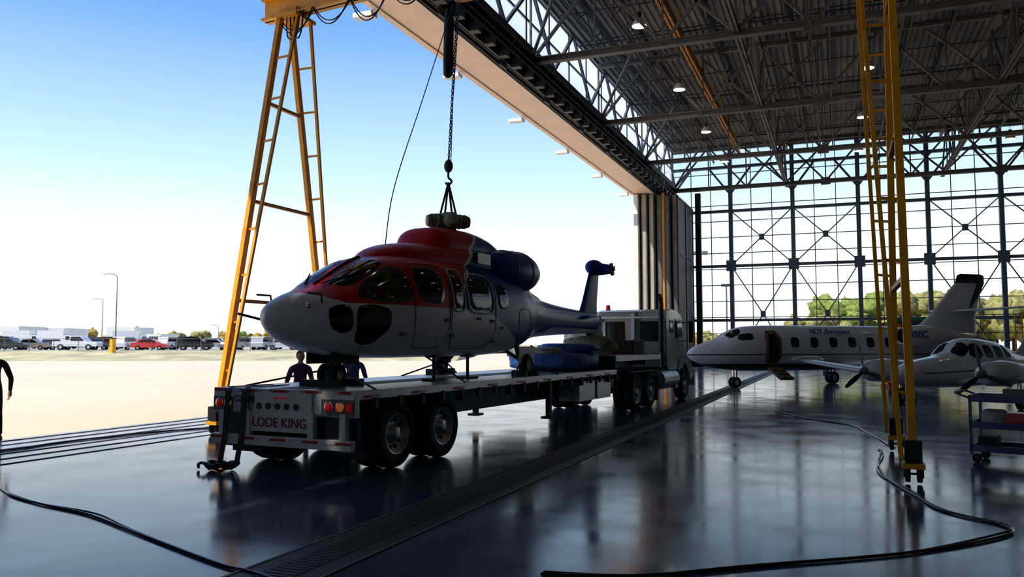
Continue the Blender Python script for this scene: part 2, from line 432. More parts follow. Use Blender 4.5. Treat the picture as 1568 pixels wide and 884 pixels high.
# ------------------------------------------------------------ gantry crane
g=empty('gantry_crane')
def aframe(nm,x,y0,y1,H,xo,nr=8):
    mb=MB(); ym=(y0+y1)/2
    for k,(yb,s) in enumerate(((y0,-1),(y1,1))):
        a=Vector((x,yb,.25)); t=Vector((x,ym+s*.2,H))
        a2=Vector((x+xo*.14,yb+s*.03,.3)); t2=Vector((x+xo*.5,ym+s*.24,H))
        mb.use('yellow'); mb.beam(a,t,.1,.14); mb.beam(a2,t2,.06,.06)
        for i in range(1,nr+1):
            f=i/(nr+1); mb.beam(a.lerp(t,f),a2.lerp(t2,f),.04)
        mb.use('yellow'); mb.box((x,yb,.235),(.26,.3,.07))
        mb.use('black'); 
        for dx in(-.07,.07): mb.lathe((x+dx,yb,.125),(1,0,0),[(-.03,.02),(-.03,.1),(-.02,.11),(.02,.11),(.03,.1),(.03,.02)],20)
        mb.use('steel_dk'); mb.b2((x-.12,yb-.03,.08),(x-.105,yb+.03,.24)); mb.b2((x+.105,yb-.03,.08),(x+.12,yb+.03,.24)); mb.cyl((x-.12,yb,.125),(x+.12,yb,.125),.015,n=8)
        mb.use('black'); mb.box((x,yb-.04,.42),(.2,.18,.28))
    mb.use('orange')
    for z in(2.7,4.85,7.1):
        f=(z-.25)/(H-.25); mb.beam((x,y0+(ym-.2-y0)*f,z),(x,y1+(ym+.2-y1)*f,z),.07)
    mb.use('yellow'); mb.box((x+xo*.2,ym,H+.02),(.7,.75,.08)); mb.box((x+xo*.2,ym,H+.15),(.45,.4,.2))
    mb.obj(nm,g)
aframe('a_frame_1',-11.57,13.05,16.95,9.15,1)
aframe('a_frame_2',.85,11.85,15.3,9.15,-1,9)
mb=MB().use('yellow'); B0=Vector((-12.2,15.07,9.5)); B1=Vector((1.5,13.5,9.5)); mb.ibeam(B0,B1,.3,.5,.05)
mb.beam(B0+Vector((0,0,.35)),B1+Vector((0,0,.35)),.2,.08)
mb.obj('bridge_beam',g)
bm_=lambda t:B0.lerp(B1,t)
MX,MY=-6.97,14.1
tt=(MX-B0.x)/(B1.x-B0.x); H0=bm_(tt)
mb=MB().use('steel_dk'); mb.box(H0+Vector((0,0,-.35)),(.7,.3,.3)); mb.use('orange'); mb.box(H0+Vector((.1,0,-.6)),(.35,.3,.35)); mb.cyl(H0+Vector((-.3,0,-.55)),H0+Vector((.35,0,-.55)),.14)
mb.use('black'); q=H0+Vector((-.13,-.12,0)); mb.tube([(q.x,q.y,8.5),(q.x,q.y,8.3),(q.x-.01,q.y,7.4),(q.x-.02,q.y,7.15),(q.x-.02,q.y,7.1)],[.06,.1,.105,.09,.03],14)
mb.obj('chain_hoist',g)
mb=MB().use(mat('chain_blue_steel',(.05,.12,.32),.4,.5,.2,10)); 
TOPZ=8.7; z=5.3; k=0
top=Vector((H0.x,H0.y,TOPZ))
while z<TOPZ:
    f=(z-5.3)/(TOPZ-5.3); cx=MX+(top.x-MX)*f; cy=MY+(top.y-MY)*f
    pts=[]
    for i in range(10):
        a=2*math.pi*i/10; u=.02*math.cos(a); w=.04*math.sin(a)
        pts.append((cx+(u if k%2 else 0),cy+(0 if k%2 else u),z+w))
    pts.append(pts[0]); mb.tube(pts,.009,5)
    z+=.06;k+=1
mb.tube([(MX+.05,MY,5.3),(MX+.06,MY+.05,6.5),(top.x+.05,top.y,TOPZ)],.009,6)
mb.obj('hoist_chain',g)
mb=MB().use('steel_dk'); mb.ell((MX,MY,5.25),(.09,.07,.13)); mb.tube(smooth_path([(MX,MY,5.15),(MX,MY,5.03),(MX+.07,MY,4.95),(MX,MY,4.88),(MX-.06,MY,4.93)]),.022,8)
mb.use('black')
for dx,dy in((-.13,.1),(.13,.1),(-.13,-.1),(.13,-.1)):
    mb.tube([(MX,MY,4.93),(MX+dx,MY+dy,4.27)],.02,6)
mb.obj('hook_and_slings',g)
mb=MB().use('blackgl')
for i in range(5):
    a=bm_(.04+i*.075); b=bm_(.04+(i+1)*.075); sag=.35+.25*random.random()
    for off in(0,.05):
        pts=[a.lerp(b,j/10)+Vector((0,-.15-off,-.25-(sag+off*2)*4*(j/10)*(1-j/10))) for j in range(11)]
        mb.tube(pts,.014,6)
for i,dy in enumerate((0,.05,.1)):
    a=bm_(.06)+Vector((.1*i,-.2,-.25)); mb.tube(smooth_path([a,a+Vector((.02,0,-.5)),a+Vector((.12,0,-.62)),a+Vector((.2,0,-.45)),a+Vector((.25,0,0))]),.016,6)
mb.obj('festoon_cable',g)
mb=MB().use('bluel'); mb.tube(smooth_path([(H0.x-.05,H0.y-.1,8.6),(MX-.3,13.6,6.5),(-7.3,12.6,4.6),(-7.3,12.3,3.5)]),.009,6); mb.obj('tag_line',g)

# ------------------------------------------------------------ flatbed trailer
YAW=R(-4.5); C0=(-7.33,9.63,0)
tr=empty('flatbed_trailer',C0,YAW)
DK=1.16
mb=MB()
mb.use('alu')
for i in range(8):
    x=-1.22+i*.305; mb.b2((x,0.02,DK-.05),(x+.29,10.6,DK)); mb.b2((x,10.6,1.45),(x+.29,14.5,1.5))
mb.use('wood'); mb.b2((-.31,0.02,DK-.045),(-.03,10.6,DK+.004)); mb.b2((.03,0.02,DK-.045),(.31,10.6,DK+.004))
mb.obj('deck',tr,bevel=.006)
mb=MB().use('alu')
for sx in(-1,1):
    mb.use('alu')
    mb.b2((sx*1.25,0,DK-.12),(sx*1.3,10.6,DK)); mb.b2((sx*1.25,10.55,1.36),(sx*1.3,14.5,1.5))
    mb.use('steel_dk'); mb.beam((sx*.45,1,DK-.35),(sx*.45,10.7,DK-.35),.14,.5); mb.beam((sx*.45,10.4,1.28),(sx*.45,14.4,1.28),.14,.3)
    mb.b2((sx*.38,10.3,.6),(sx*.52,10.75,1.45))
    for i in range(18):
        y=.35+i*.6; mb.b2((sx*1.26,y,DK-.26),(sx*1.32,y+.08,DK-.1))
    for i in range(9):
        y=2.8+i*.9
        if i%2==0: mb.cyl((sx*1.2,y,DK-.24),(sx*1.33,y,DK-.24),.05,n=10)
mb.use('steel_dk')
y=.4
while y<14.3: z=DK-.1 if y<10.5 else 1.4; mb.beam((-1.25,y,z),(1.25,y,z),.06,.1); y+=.42
mb.b2((-1.28,10.55,DK-.1),(1.28,10.62,1.5))
mb.b2((-.9,14.3,1.2),(.9,14.5,1.5))
mb.use('alu'); mb.b2((.75,8.2,.5),(1.24,9.2,.95)); mb.b2((.75,9.35,.5),(1.24,10.3,.95)); mb.b2((-1.24,8.2,.5),(-.75,9.6,.95))
mb.use('steel_dk')
for sx in(-1,1): mb.b2((sx*.85,7.2,.25),(sx*.95,7.32,1.05)); mb.box((sx*.9,7.26,.22),(.25,.3,.05))
mb.beam((-.9,7.26,.7),(.9,7.26,.7),.06)
mb.obj('frame',tr,bevel=.005)
mb=MB()
for sx in(-1,1):
    for i in range(9):
        y=.1+i*1.2; mb.use('redt'); mb.b2((sx*1.3,y,DK-.1),(sx*1.304,y+.2,DK-.06)); mb.use('whited'); mb.b2((sx*1.3,y+.2,DK-.1),(sx*1.304,y+.38,DK-.06))
for i in range(9):
    x=-1.28+i*.286; mb.use('redt' if i%2==0 else 'white'); mb.b2((x,-.062,DK-.045),(x+.2,-.058,DK-.01))
    mb.use('redt' if i%2==0 else 'white'); mb.b2((x,-.127,.44),(x+.27,-.122,.475))
mb.obj('reflective_tape',tr)
mb=MB().use('alu'); mb.b2((-1.3,-.055,DK-.36),(1.3,0.02,DK)); mb.use('whited')
mb.b2((-.5,-.07,DK-.33),(.55,-.055,DK-.05)); mb.b2((-1.28,-.07,DK-.33),(-.62,-.055,DK-.05)); mb.b2((.62,-.07,DK-.12),(1.28,-.055,DK-.05)); mb.b2((.6,-.07,DK-.33),(.72,-.055,DK-.1))
mb.use('steel'); mb.b2((.74,-.072,DK-.34),(1.27,-.056,DK-.12)); mb.b2((-1.27,-.09,DK-.32),(-.9,-.07,DK-.12))
mb.use('whited'); mb.b2((-.55,-.08,.56),(.5,-.04,.83)); mb.b2((-.65,-.06,.42),(-.55,0,.85)); mb.b2((.5,-.06,.42),(.6,0,.85))
mb.use('whited'); mb.b2((-1.27,-.12,.36),(1.27,-.02,.5)); 
for x in(-1.1,-.6,.55,1.1): mb.b2((x-.05,-.1,.45),(x+.05,-.02,.85))
mb.use('steel_dk'); mb.b2((-1.25,.1,.3),(-.65,.13,.85)); mb.b2((.65,.1,.3),(1.25,.13,.85))
mb.obj('rear_frame',tr,bevel=.006)
mb=MB()
for x in(.86,1.05,-1.15,-.99):
    mb.use('chrome'); mb.lathe((x,-.075,DK-.22),(0,-1,0),[(0,.075),(.02,.075),(.02,.062)],20); mb.use('redl' if x in(.86,-1.15) else 'orangel'); mb.lathe((x,-.075,DK-.22),(0,-1,0),[(0,.062),(.025,.06),(.035,.03),(.036,.001)],20)
mb.use('steel_dk')
for i in range(5):
    x=-.4+i*.17; mb.lathe((x,-.07,DK-.24),(0,-1,0),[(0,.045),(.02,.045),(.02,.035),(.005,.001)],14)
mb.use('redl'); mb.box((1.2,-.08,DK-.22),(.09,.03,.1))
for i in range(3): mb.box((-.08+i*.09,-.082,DK-.12),(.05,.015,.02))
mb.obj('tail_lights',tr)
cu=bpy.data.curves.new('maker_lettering','FONT'); cu.body='LODE KING'; cu.size=.19; cu.extrude=.004; cu.align_x='CENTER'
to=bpy.data.objects.new('maker_lettering',cu); sc.collection.objects.link(to); to.parent=tr; to.location=(-.02,-.086,.63); to.rotation_euler=(R(90),0,0); to.data.materials.append(mat('maroon_lettering',(.22,.02,.03),.4,0,.1,5))
cu=bpy.data.curves.new('fleet_number','FONT'); cu.body='G052B'; cu.size=.14; cu.extrude=.003
to=bpy.data.objects.new('fleet_number',cu); sc.collection.objects.link(to); to.parent=tr; to.location=(-.88,-.074,DK-.2); to.rotation_euler=(R(90),0,0); to.data.materials.append(M['black'])
mb=MB()
for ya in(1.0,2.3):
    for sx in(-1,1):
        mb.wheel((sx*1.12,ya,.5),.5,.26,sx); mb.wheel((sx*.82,ya,.5),.5,.26,sx)
    mb.use('steel_dk'); mb.cyl((-.9,ya,.5),(.9,ya,.5),.07)
mb.obj('wheels',tr)
mb=MB().use('black'); 
for sx in(-1,1): mb.b2((sx*.68,.3,.2),(sx*1.26,.32,.8))
for x,l in((-.98,0),(-.66,0)):
    pts=[(x,.8,DK+.012),(x,-.02,DK+.015),(x,-.1,DK-.05),(x,-.14,.5),(x-.02,-.2,.1),(x-.1,-.28,.02)]
    for a,b in zip(pts[:-1],pts[1:]): mb.beam(a,b,.09,.012)
mb.obj('mudflaps_and_straps',tr)
mb=MB().use('black'); c=Vector((-.85,-.32,0)); pts=[]
for i in range(46):
    a=i*.55; r=.06+.13*abs(math.sin(i*.37)); pts.append((c.x+math.cos(a)*r*1.5,c.y+math.sin(a)*r,.025+.09*abs(math.sin(i*.9))))
mb.tube(smooth_path(pts,3),.018,6); mb.tube(smooth_path([(c.x-.15,c.y,.03),(c.x-.3,c.y-.06,.1),(c.x-.36,c.y-.08,.08),(c.x-.4,c.y-.04,.03)]),.022,6); mb.obj('ratchet_strap',tr)

# ------------------------------------------------------------ semi truck (tractor)
tk=empty('semi_truck',C0,YAW)
mb=MB().use('cabc')
cab=[(15.75,1.15),(15.72,2.6),(15.8,2.82),(16.3,2.9),(17.0,2.86),(17.45,2.72),(17.85,2.05),(17.9,1.2),(17.6,1.0),(16.0,1.0)]
mb.prism(cab,-1.15,1.15)
hood=[(17.85,1.1),(17.85,1.98),(18.6,1.8),(18.9,1.7),(18.98,1.5),(18.98,.75),(18.6,.7),(18.1,1.15)]
mb.prism(hood,-.72,.72)
mb.obj('cab',tk,bevel=.07)
mb=MB().use('cabc')
for sx in(-1,1):
    fend=[(17.0,1.02),(17.2,1.3),(17.6,1.42),(18.2,1.35),(18.75,1.1),(18.95,.75),(18.5,.6),(18.25,.95),(17.95,1.16),(17.6,1.2),(17.3,1.1),(17.15,.9)]
    mb.prism(fend,sx*.7,sx*1.18)
mb.use('alu'); mb.b2((-1.2,18.95,.4),(1.2,19.08,.8)); 
for sx in(-1,1): mb.cyl((sx*1.0,15.0,.72),(sx*1.0,16.7,.72),.3,n=24); mb.b2((sx*.75,16.75,.4),(sx*1.15,17.0,.5)) 
mb.use('chrome'); mb.b2((-.45,18.97,.85),(.45,19.0,1.55))
for i in range(8): mb.b2((-.4+i*.11,18.99,.88),(-.36+i*.11,19.02,1.52))
mb.obj('fenders_tanks_bumper',tk,bevel=.03)
mb=MB().use('glass')
for sx in(-1,1):
    mb.prism([(16.75,2.0),(16.75,2.6),(17.35,2.62),(17.62,2.05)],sx*1.152,sx*1.165)
    mb.prism([(16.1,2.15),(16.1,2.55),(16.5,2.55),(16.5,2.15)],sx*1.152,sx*1.165)
mb.box((.62,15.71,2.2),(.6,.03,.62)); mb.box((-.55,15.71,2.2),(.7,.03,.62))
mb.beam((0,17.52,2.66),(0,17.86,2.12),2.1,.03)
mb.use('cabc'); mb.prism([(17.45,2.8),(17.9,2.62),(17.92,2.57),(17.4,2.7)],-1.1,1.1)
mb.obj('windows_and_visor',tk)
mb=MB().use('steel_dk')
for sx in(-1,1):
    mb.beam((sx*.42,11.4,.95),(sx*.42,18.6,.95),.1,.25)
mb.b2((-1.1,15.4,1.0),(1.1,15.5,1.1)); mb.b2((-1.05,15.55,1.15),(-.95,15.6,2.7)); mb.b2((.2,15.6,1.2),(.26,15.64,2.8))
mb.use('alu'); mb.b2((-1.1,15.2,1.1),(1.1,15.26,1.55)); mb.b2((-1.15,15.58,2.6),(1.15,15.66,2.66))
mb.b2((-.9,15.55,1.3),(-.2,15.68,1.75)); mb.b2((.3,15.55,1.3),(.95,15.68,1.6))
mb.use('whited'); mb.box((-.9,15.65,2.15),(.2,.06,.7)); mb.box((.1,15.65,2.3),(.1,.05,.9)); mb.box((1.05,15.65,2.1),(.12,.06,.9))
mb.use('steel_dk'); mb.lathe((0,12.9,1.12),(0,0,1),[(0,.5),(.08,.48),(.08,.001)],24)
mb.use('steel_dk'); mb.cyl((1.05,15.5,1.1),(1.05,15.5,3.05),.08); mb.tube([(1.05,15.5,3.05),(1.05,15.45,3.2),(1.05,15.35,3.28)],.075,12)
mb.use('redl'); mb.cyl((-.82,15.95,2.88),(-.82,15.95,3.05),.08,.06); 
mb.use('orangel'); 
for x in(-.5,0,.5): mb.ell((x,17.3,2.83),(.07,.1,.04))
mb.use('steel_dk'); 
for sx in(-1,1):
    mb.beam((sx*1.15,17.6,2.5),(sx*1.42,17.7,2.5),.03); mb.beam((sx*1.15,17.6,1.9),(sx*1.42,17.7,1.9),.03); mb.b2((sx*1.36,17.66,1.85),(sx*1.5,17.72,2.55))
    mb.b2((sx*.7,14.55,.15),(sx*1.2,14.57,.85)); mb.b2((sx*.65,12.0,1.03),(sx*1.2,14.4,1.06))
mb.tube(smooth_path([(0,15.5,1.8),(-.1,14.9,1.2),(-.2,14.5,1.5),(-.1,14.4,1.4)]),.025,6)
mb.obj('chassis_and_fittings',tk)
mb=MB()
for ya in(12.5,13.8):
    for sx in(-1,1): mb.wheel((sx*1.1,ya,.5),.5,.25,sx); mb.wheel((sx*.8,ya,.5),.5,.25,sx)
for sx in(-1,1): mb.wheel((sx*1.05,17.75,.5),.5,.28,sx)
mb.use('steel_dk')
for ya in(12.5,13.8,17.75): mb.cyl((-.8,ya,.5),(.8,ya,.5),.06)
mb.obj('wheels',tk)
def lump(mb,c,r,seed,n=28,m=16,amp=.12):
    def fn(v):
        d=noise.noise(v*1.7+Vector((seed,seed,0)))*amp*2; w=v*(1+d)
        p=.6; return Vector((math.copysign(abs(w.x)**p,w.x),math.copysign(abs(w.y)**p,w.y),math.copysign(abs(w.z)**p,w.z)))
    mb.ell(c,r,n,m,fn=fn)
mb=MB().use('bluel'); lump(mb,(.15,9.3,1.40),(1.0,1.1,.23),1); mb.use('canvas'); lump(mb,(-.1,8.7,1.6),(.7,.35,.13),5); mb.use('bluel'); lump(mb,(.35,9.7,1.7),(.7,.6,.12),9)
mb.use('black'); mb.beam((.3,8.25,1.66),(.3,10.4,1.78),.05,.02); mb.obj('tarp_covered_cargo',None,C0,YAW)
mb=MB().use('canvas'); lump(mb,(-.35,12.6,1.95),(.5,.5,.44),3,amp=.06); mb.use('olive'); lump(mb,(.2,11.6,1.76),(.7,.4,.25),4)
mb.use('canvas'); lump(mb,(-.3,12.6,2.4),(.42,.42,.1),8); mb.obj('wrapped_rotor_part',None,C0,YAW)
mb=MB().use('wood'); mb.b2((-1,11.0,1.5),(1,11.1,1.62)); mb.b2((-.9,13.3,1.5),(.9,14.2,1.9)); mb.use('steel_dk'); 
for i in range(4): mb.b2((-.9+i*.58,13.28,1.5),(-.84+i*.58,14.22,1.92))
mb.obj('wooden_crate',None,C0,YAW)

# ------------------------------------------------------------ helicopter
HL=(-7.36,9.22,0); hc=empty('helicopter',HL,YAW)
def heli_paint():
    m=bpy.data.materials.new('helicopter_livery_paint'); m.use_nodes=True; nt=m.node_tree; b=nt.nodes['Principled BSDF']
    b.inputs['Roughness'].default_value=.36
    b.inputs['Specular IOR Level'].default_value=.28
    b.inputs['Coat Weight'].default_value=.06; b.inputs['Coat Roughness'].default_value=.05
    tc=nt.nodes.new('ShaderNodeTexCoord'); sp=nt.nodes.new('ShaderNodeSeparateXYZ'); nt.links.new(tc.outputs['Object'],sp.inputs[0])
    Y,Z=sp.outputs[1],sp.outputs[2]
    def mt(op,a,b_=None):
        n=nt.nodes.new('ShaderNodeMath'); n.operation=op
        for i,v in enumerate((a,b_)):
            if v is None: continue
            if isinstance(v,(int,float)): n.inputs[i].default_value=v
            else: nt.links.new(v,n.inputs[i])
        return n.outputs[0]
    def mix(f,a,c):
        n=nt.nodes.new('ShaderNodeMix'); n.data_type='RGBA'; nt.links.new(f,n.inputs['Factor'])
        for i,v in((6,a),(7,c)):
            if isinstance(v,tuple): n.inputs[i].default_value=(*v,1)
            else: nt.links.new(v,n.inputs[i])
        return n.outputs[2]
    white=(.9,.9,.9); red=(.65,.006,.02); blue=(.012,.055,.34)
    d=mt('SUBTRACT',Y,mt('ADD',mt('MULTIPLY',mt('SUBTRACT',Z,2.4),1.19),3.3))
    isblue=mt('GREATER_THAN',d,0)
    up=mix(isblue,red,blue)
    stripe=mt('LESS_THAN',mt('ABSOLUTE',d),.05)
    up=mix(stripe,up,white)
    zl=mt('ADD',mt('MULTIPLY',mt('MAXIMUM',mt('SUBTRACT',.95,Y),0),.35),2.4)
    zl=mt('SUBTRACT',zl,mt('MULTIPLY',mt('MINIMUM',mt('MAXIMUM',mt('SUBTRACT',Y,4.6),0),1.5),.4))
    zl=mt('ADD',zl,mt('MULTIPLY',mt('MINIMUM',mt('MAXIMUM',mt('SUBTRACT',Y,7.2),0),2.0),.2))
    upper=mt('GREATER_THAN',Z,zl)
    col=mix(upper,white,up)
    band=mt('MULTIPLY',mt('LESS_THAN',mt('ABSOLUTE',mt('SUBTRACT',Z,2.6)),.025),mt('GREATER_THAN',Y,6.9))
    col=mix(band,col,(.45,.5,.6))
    nt.links.new(col,b.inputs['Base Color'])
    return m
HP=heli_paint(); M['heli']=HP
FUS=Body([(0,2.17,2.2,.02,2,.5),(.05,2.07,2.31,.13,2,.5),(.2,1.95,2.41,.29,2.0,.5),(.5,1.81,2.53,.5,2.1,.47),(.85,1.72,2.63,.68,2.25,.44),(1.15,1.66,2.76,.79,2.4,.42),
 (1.6,1.61,3.0,.9,2.5,.4),(2.1,1.58,3.2,.98,2.6,.4),(2.7,1.57,3.3,1.04,2.8,.4),(3.5,1.57,3.34,1.07,2.9,.4),(5.2,1.57,3.34,1.07,2.9,.4),(6.2,1.6,3.3,1.03,2.7,.42),(6.9,1.68,3.2,.9,2.5,.45),
 (7.7,1.83,3.03,.66,2.3,.5),(8.6,1.95,2.88,.46,2.2,.5),(10,2.02,2.76,.35,2.1,.5),(12,2.08,2.68,.25,2.,.5),(12.9,2.14,2.66,.17,2,.5),(13.15,2.25,2.6,.05,2,.5)])
mb=MB().use('heli'); FUS.build(mb,130,56); mb.obj('fuselage',hc)
COW=Body([(2.2,3.1,3.22,.12,2,.3),(2.5,3.1,3.4,.42,2.2,.3),(3.0,3.1,3.53,.6,2.4,.3),(3.7,3.1,3.6,.68,2.6,.3),(5.2,3.1,3.66,.78,2.8,.3),(6.4,3.0,3.6,.76,2.6,.3),(7.2,2.9,3.4,.6,2.3,.3),(8.0,2.7,3.1,.35,2.1,.3),(8.9,2.6,2.92,.18,2,.3)])
MAS=Body([(3.72,3.4,3.6,.3,2.2,.2),(3.82,3.4,3.82,.46,2.6,.2),(4.0,3.4,3.93,.56,3,.2),(5.0,3.4,3.98,.6,3,.2),(5.6,3.4,3.93,.6,2.8,.2),(6.2,3.3,3.76,.58,2.6,.2),(6.9,3.2,3.55,.45,2.3,.2),(7.6,3.0,3.2,.2,2,.2)])
mb=MB().use('heli'); COW.build(mb,60,40); MAS.build(mb,60,40); mb.obj('engine_cowling',hc)
mb=MB()
for sx in(-1,1):
    N=[(5.35,.2),(5.5,.32),(5.9,.4),(6.3,.43),(6.7,.43),(6.95,.38)]
    mb.use('heli'); mb.lathe((sx*.62,0,3.28),(0,1,0),N,36)
    mb.use('blackgl'); mb.lathe((sx*.62,0,3.28),(0,1,0),[(6.95,.38),(7.1,.34),(7.12,.3),(6.9,.25),(6.8,.001)],32)
    mb.lathe((sx*.62,0,3.28),(0,1,0),[(5.4,.001),(5.34,.12),(5.35,.21)],28)
    mb.use('steel_dk'); mb.lathe((sx*.62,0,3.28),(0,1,0),[(6.55,.42),(6.56,.438),(6.62,.438),(6.63,.42)],36); mb.lathe((sx*.62,0,3.28),(0,1,0),[(5.9,.39),(5.91,.41),(5.95,.413),(5.96,.39)],36)
    mb.use('blackgl'); mb.box((sx*.66,4.9,3.4),(.28,.5,.2))
mb.obj('engines',hc)
mb=MB().use('glassg')
for sx in(-1,1):
    mb.use('glass'); FUS.patch(mb,[(1.0,84),(1.12,50),(1.98,58),(2.12,84)],sx,mode='t',rnd=2)
    mb.use('glassg'); FUS.patch(mb,[(1.16,2.48),(1.26,2.66),(1.85,3.01),(2.16,3.03),(2.24,2.48),(1.7,2.42)],sx,rnd=2)
    mb.use('glass'); FUS.patch(mb,[(2.34,2.48),(2.34,3.05),(3.06,3.05),(3.06,2.44)],sx,rnd=2)
    FUS.patch(mb,[(3.34,2.42),(3.34,3.04),(3.66,3.04),(3.66,2.4)],sx,rnd=2)
    FUS.patch(mb,[(3.86,2.4),(3.86,3.0),(4.72,3.0),(4.72,2.4)],sx,rnd=2)
    FUS.patch(mb,[(4.98,2.45),(4.98,2.95),(5.4,2.95),(5.4,2.45)],sx,rnd=2)
    mb.use('blackgl'); FUS.patch(mb,[(.66,2.04),(.64,2.3),(.85,2.38),(1.0,2.35),(1.0,2.0),(.85,1.94)],sx,rnd=2)
    FUS.patch(mb,[(1.06,1.84),(1.06,2.35),(1.4,2.4),(1.72,2.32),(1.7,2.05),(1.4,1.76)],sx,rnd=2)
mb.obj('cockpit_and_cabin_windows',hc)
mb=MB()
def outline(mb,poly,sx,r=.012,off=.012):
    P=[Vector(p) for p in poly]
    for _ in range(2):
        Q=[]
        for i in range(len(P)): a,b=P[i],P[(i+1)%len(P)]; Q+= [a*.85+b*.15,a*.15+b*.85]
        P=Q
    D=[]
    for i in range(len(P)):
        a,b=P[i],P[(i+1)%len(P)]; n=max(1,int((b-a).length/.1)); D+= [a.lerp(b,j/n) for j in range(n)]
    D.append(D[0]); pts=[]
    for p in D:
        th=FUS.th(p.x,p.y); v=FUS.pt(p.x,th)+FUS.nrm(p.x,th)*off; v.x*=sx; pts.append(v)
    mb.tube(pts,r,6)
for sx in(-1,1):
    mb.use('whited'); outline(mb,[(3.3,2.36),(3.3,3.08),(3.7,3.08),(3.7,2.36)],sx,.014); outline(mb,[(3.81,2.35),(3.81,3.05),(4.78,3.05),(4.78,2.35)],sx,.016)
    mb.use('black'); outline(mb,[(2.25,1.75),(2.25,3.1),(3.2,3.12),(3.2,1.72)],sx,.006,.004); outline(mb,[(3.26,1.72),(3.26,3.14),(4.86,3.14),(4.86,1.72)],sx,.006,.004)
    outline(mb,[(5.9,1.9),(5.9,2.5),(6.6,2.5),(6.6,1.9)],sx,.005,.003)
    for s_,z_ in((3.1,2.2),(4.2,2.25),(4.7,2.22),(5.1,2.1),(3.3,1.95),(2.0,1.95),(4.9,1.85)):
        th=FUS.th(s_,z_); v=FUS.pt(s_,th); v.x*=sx; mb.box(v,(.05,.12,.05))
mb.tube([FUS.pt(1.0+.1*i,R(90))+Vector((0,0,.015)) for i in range(12)],.022,6)
for sx in(-1,1):
    mb.tube([FUS.pt(.98,R(80))*1.0+Vector((0,0,.03)) if sx>0 else FUS.pt(.98,R(100))+Vector((0,0,.03)),(FUS.pt(1.5,R(60)) if sx>0 else FUS.pt(1.5,R(120)))+Vector((0,0,.04))],.012,6)
    a=FUS.pt(.62,R(35) if sx>0 else R(145)); mb.tube([a,a+Vector((0,-.02,.12)),a+Vector((0,-.3,.12))],.014,6)
a=FUS.pt(.5,R(180)); mb.tube([a,a+Vector((-.45,-.05,.1))],.02,6)
mb.use('chrome'); v=FUS.pt(.42,R(30)); mb.ell(v,(.05,.05,.05)); mb.use('redl'); mb.cyl((0,8.2,2.9),(0,8.2,3.05),.05,.03)
mb.obj('frames_and_fittings',hc)
mb=MB().use('blue')
mb.rings([foil((0,11.65,2.5),1.45,.12,(1,0,0)),foil((0,12.0,2.95),1.1,.12,(1,0,0)),foil((0,12.5,3.75),.76,.13,(1,0,0)),foil((0,12.66,4.05),.62,.13,(1,0,0)),foil((0,12.85,4.16),.3,.13,(1,0,0))])
mb.rings([foil((0,12.0,2.3),1.1,.12,(1,0,0)),foil((0,12.4,1.95),.7,.12,(1,0,0)),foil((0,12.6,1.85),.4,.1,(1,0,0))])
mb.use('blue'); mb.ell((0.0,12.95,3.94),(.22,.5,.22)); mb.cyl((.1,12.98,3.9),(.46,12.98,3.88),.18,.13); mb.use('steel_dk'); mb.cyl((.44,12.98,3.88),(.58,12.98,3.88),.06,.05)
for a in(20,110,200,290):
    d=Vector((0,math.cos(R(a)),math.sin(R(a)))); c=Vector((.5,12.98,3.88)); mb.beam(c,c+d*.17,.08,.09)
mb.use('blue')
for sx in(-1,1): mb.rings([foil((sx*.1,11.2,2.5),.75,.1,(0,0,1)),foil((sx*.45,11.25,2.52),.7,.1,(0,0,1))])
mb.obj('tail_fin_and_rotor_hub',hc)
mb=MB().use('steel_dk'); my=4.9; mb.cyl((0,my,3.9),(0,my,4.08),.2,.14,n=20); mb.cyl((0,my,4.0),(0,my,4.25),.09)
mb.use('olive')
for a in(45,135,225,315):
    d=Vector((math.cos(R(a)),math.sin(R(a)),0)); c=Vector((0,my,4.17)); mb.tube([c+d*.08,c+d*.14,c+d*.34,c+d*.42],[.08,.135,.135,.1],14)
mb.use('canvas')
for a in(45,135,225,315):
    d=Vector((math.cos(R(a)),math.sin(R(a)),0)); c=Vector((0,my,4.17)); mb.lathe(c,d,[(.2,.136),(.2,.145),(.24,.145),(.24,.136)],14); mb.lathe(c,d,[(.41,.11),(.43,.09),(.43,.001)],14)
mb.use('canvas'); mb.ell((0,my,4.27),(.18,.18,.08))
mb.obj('main_rotor_head',hc)
mb=MB()
def hw(c,r,w):
    mb.use('tire'); mb.lathe(c,(1,0,0),[(-w/2,r*.5),(-w/2,r*.85),(-w*.3,r),(w*.3,r),(w/2,r*.85),(w/2,r*.5)],24); mb.use('whited'); mb.lathe(c,(1,0,0),[(w/2-.01,r*.5),(w*.2,r*.3),(w*.3,.001)],16); mb.lathe(c,(1,0,0),[(-w/2+.01,r*.5),(-w*.2,r*.3),(-w*.3,.001)],16)
for x in(-.12,.12): hw((x,1.45,DK+.17),.17,.1)
mb.use('steel_dk'); mb.cyl((0,1.45,DK+.17),(0,1.4,1.72),.05); mb.cyl((-.14,1.45,DK+.17),(.14,1.45,DK+.17),.03); mb.cyl((0,1.45,DK+.25),(0,1.9,1.66),.025); mb.use('black'); mb.b2((-.25,1.15,1.5),(-.22,1.8,1.7)); mb.b2((.22,1.15,1.5),(.25,1.8,1.7))
mb.b2((-.35,1.12,DK),(.35,1.25,DK+.1)); mb.b2((-.35,1.66,DK),(.35,1.8,DK+.1))
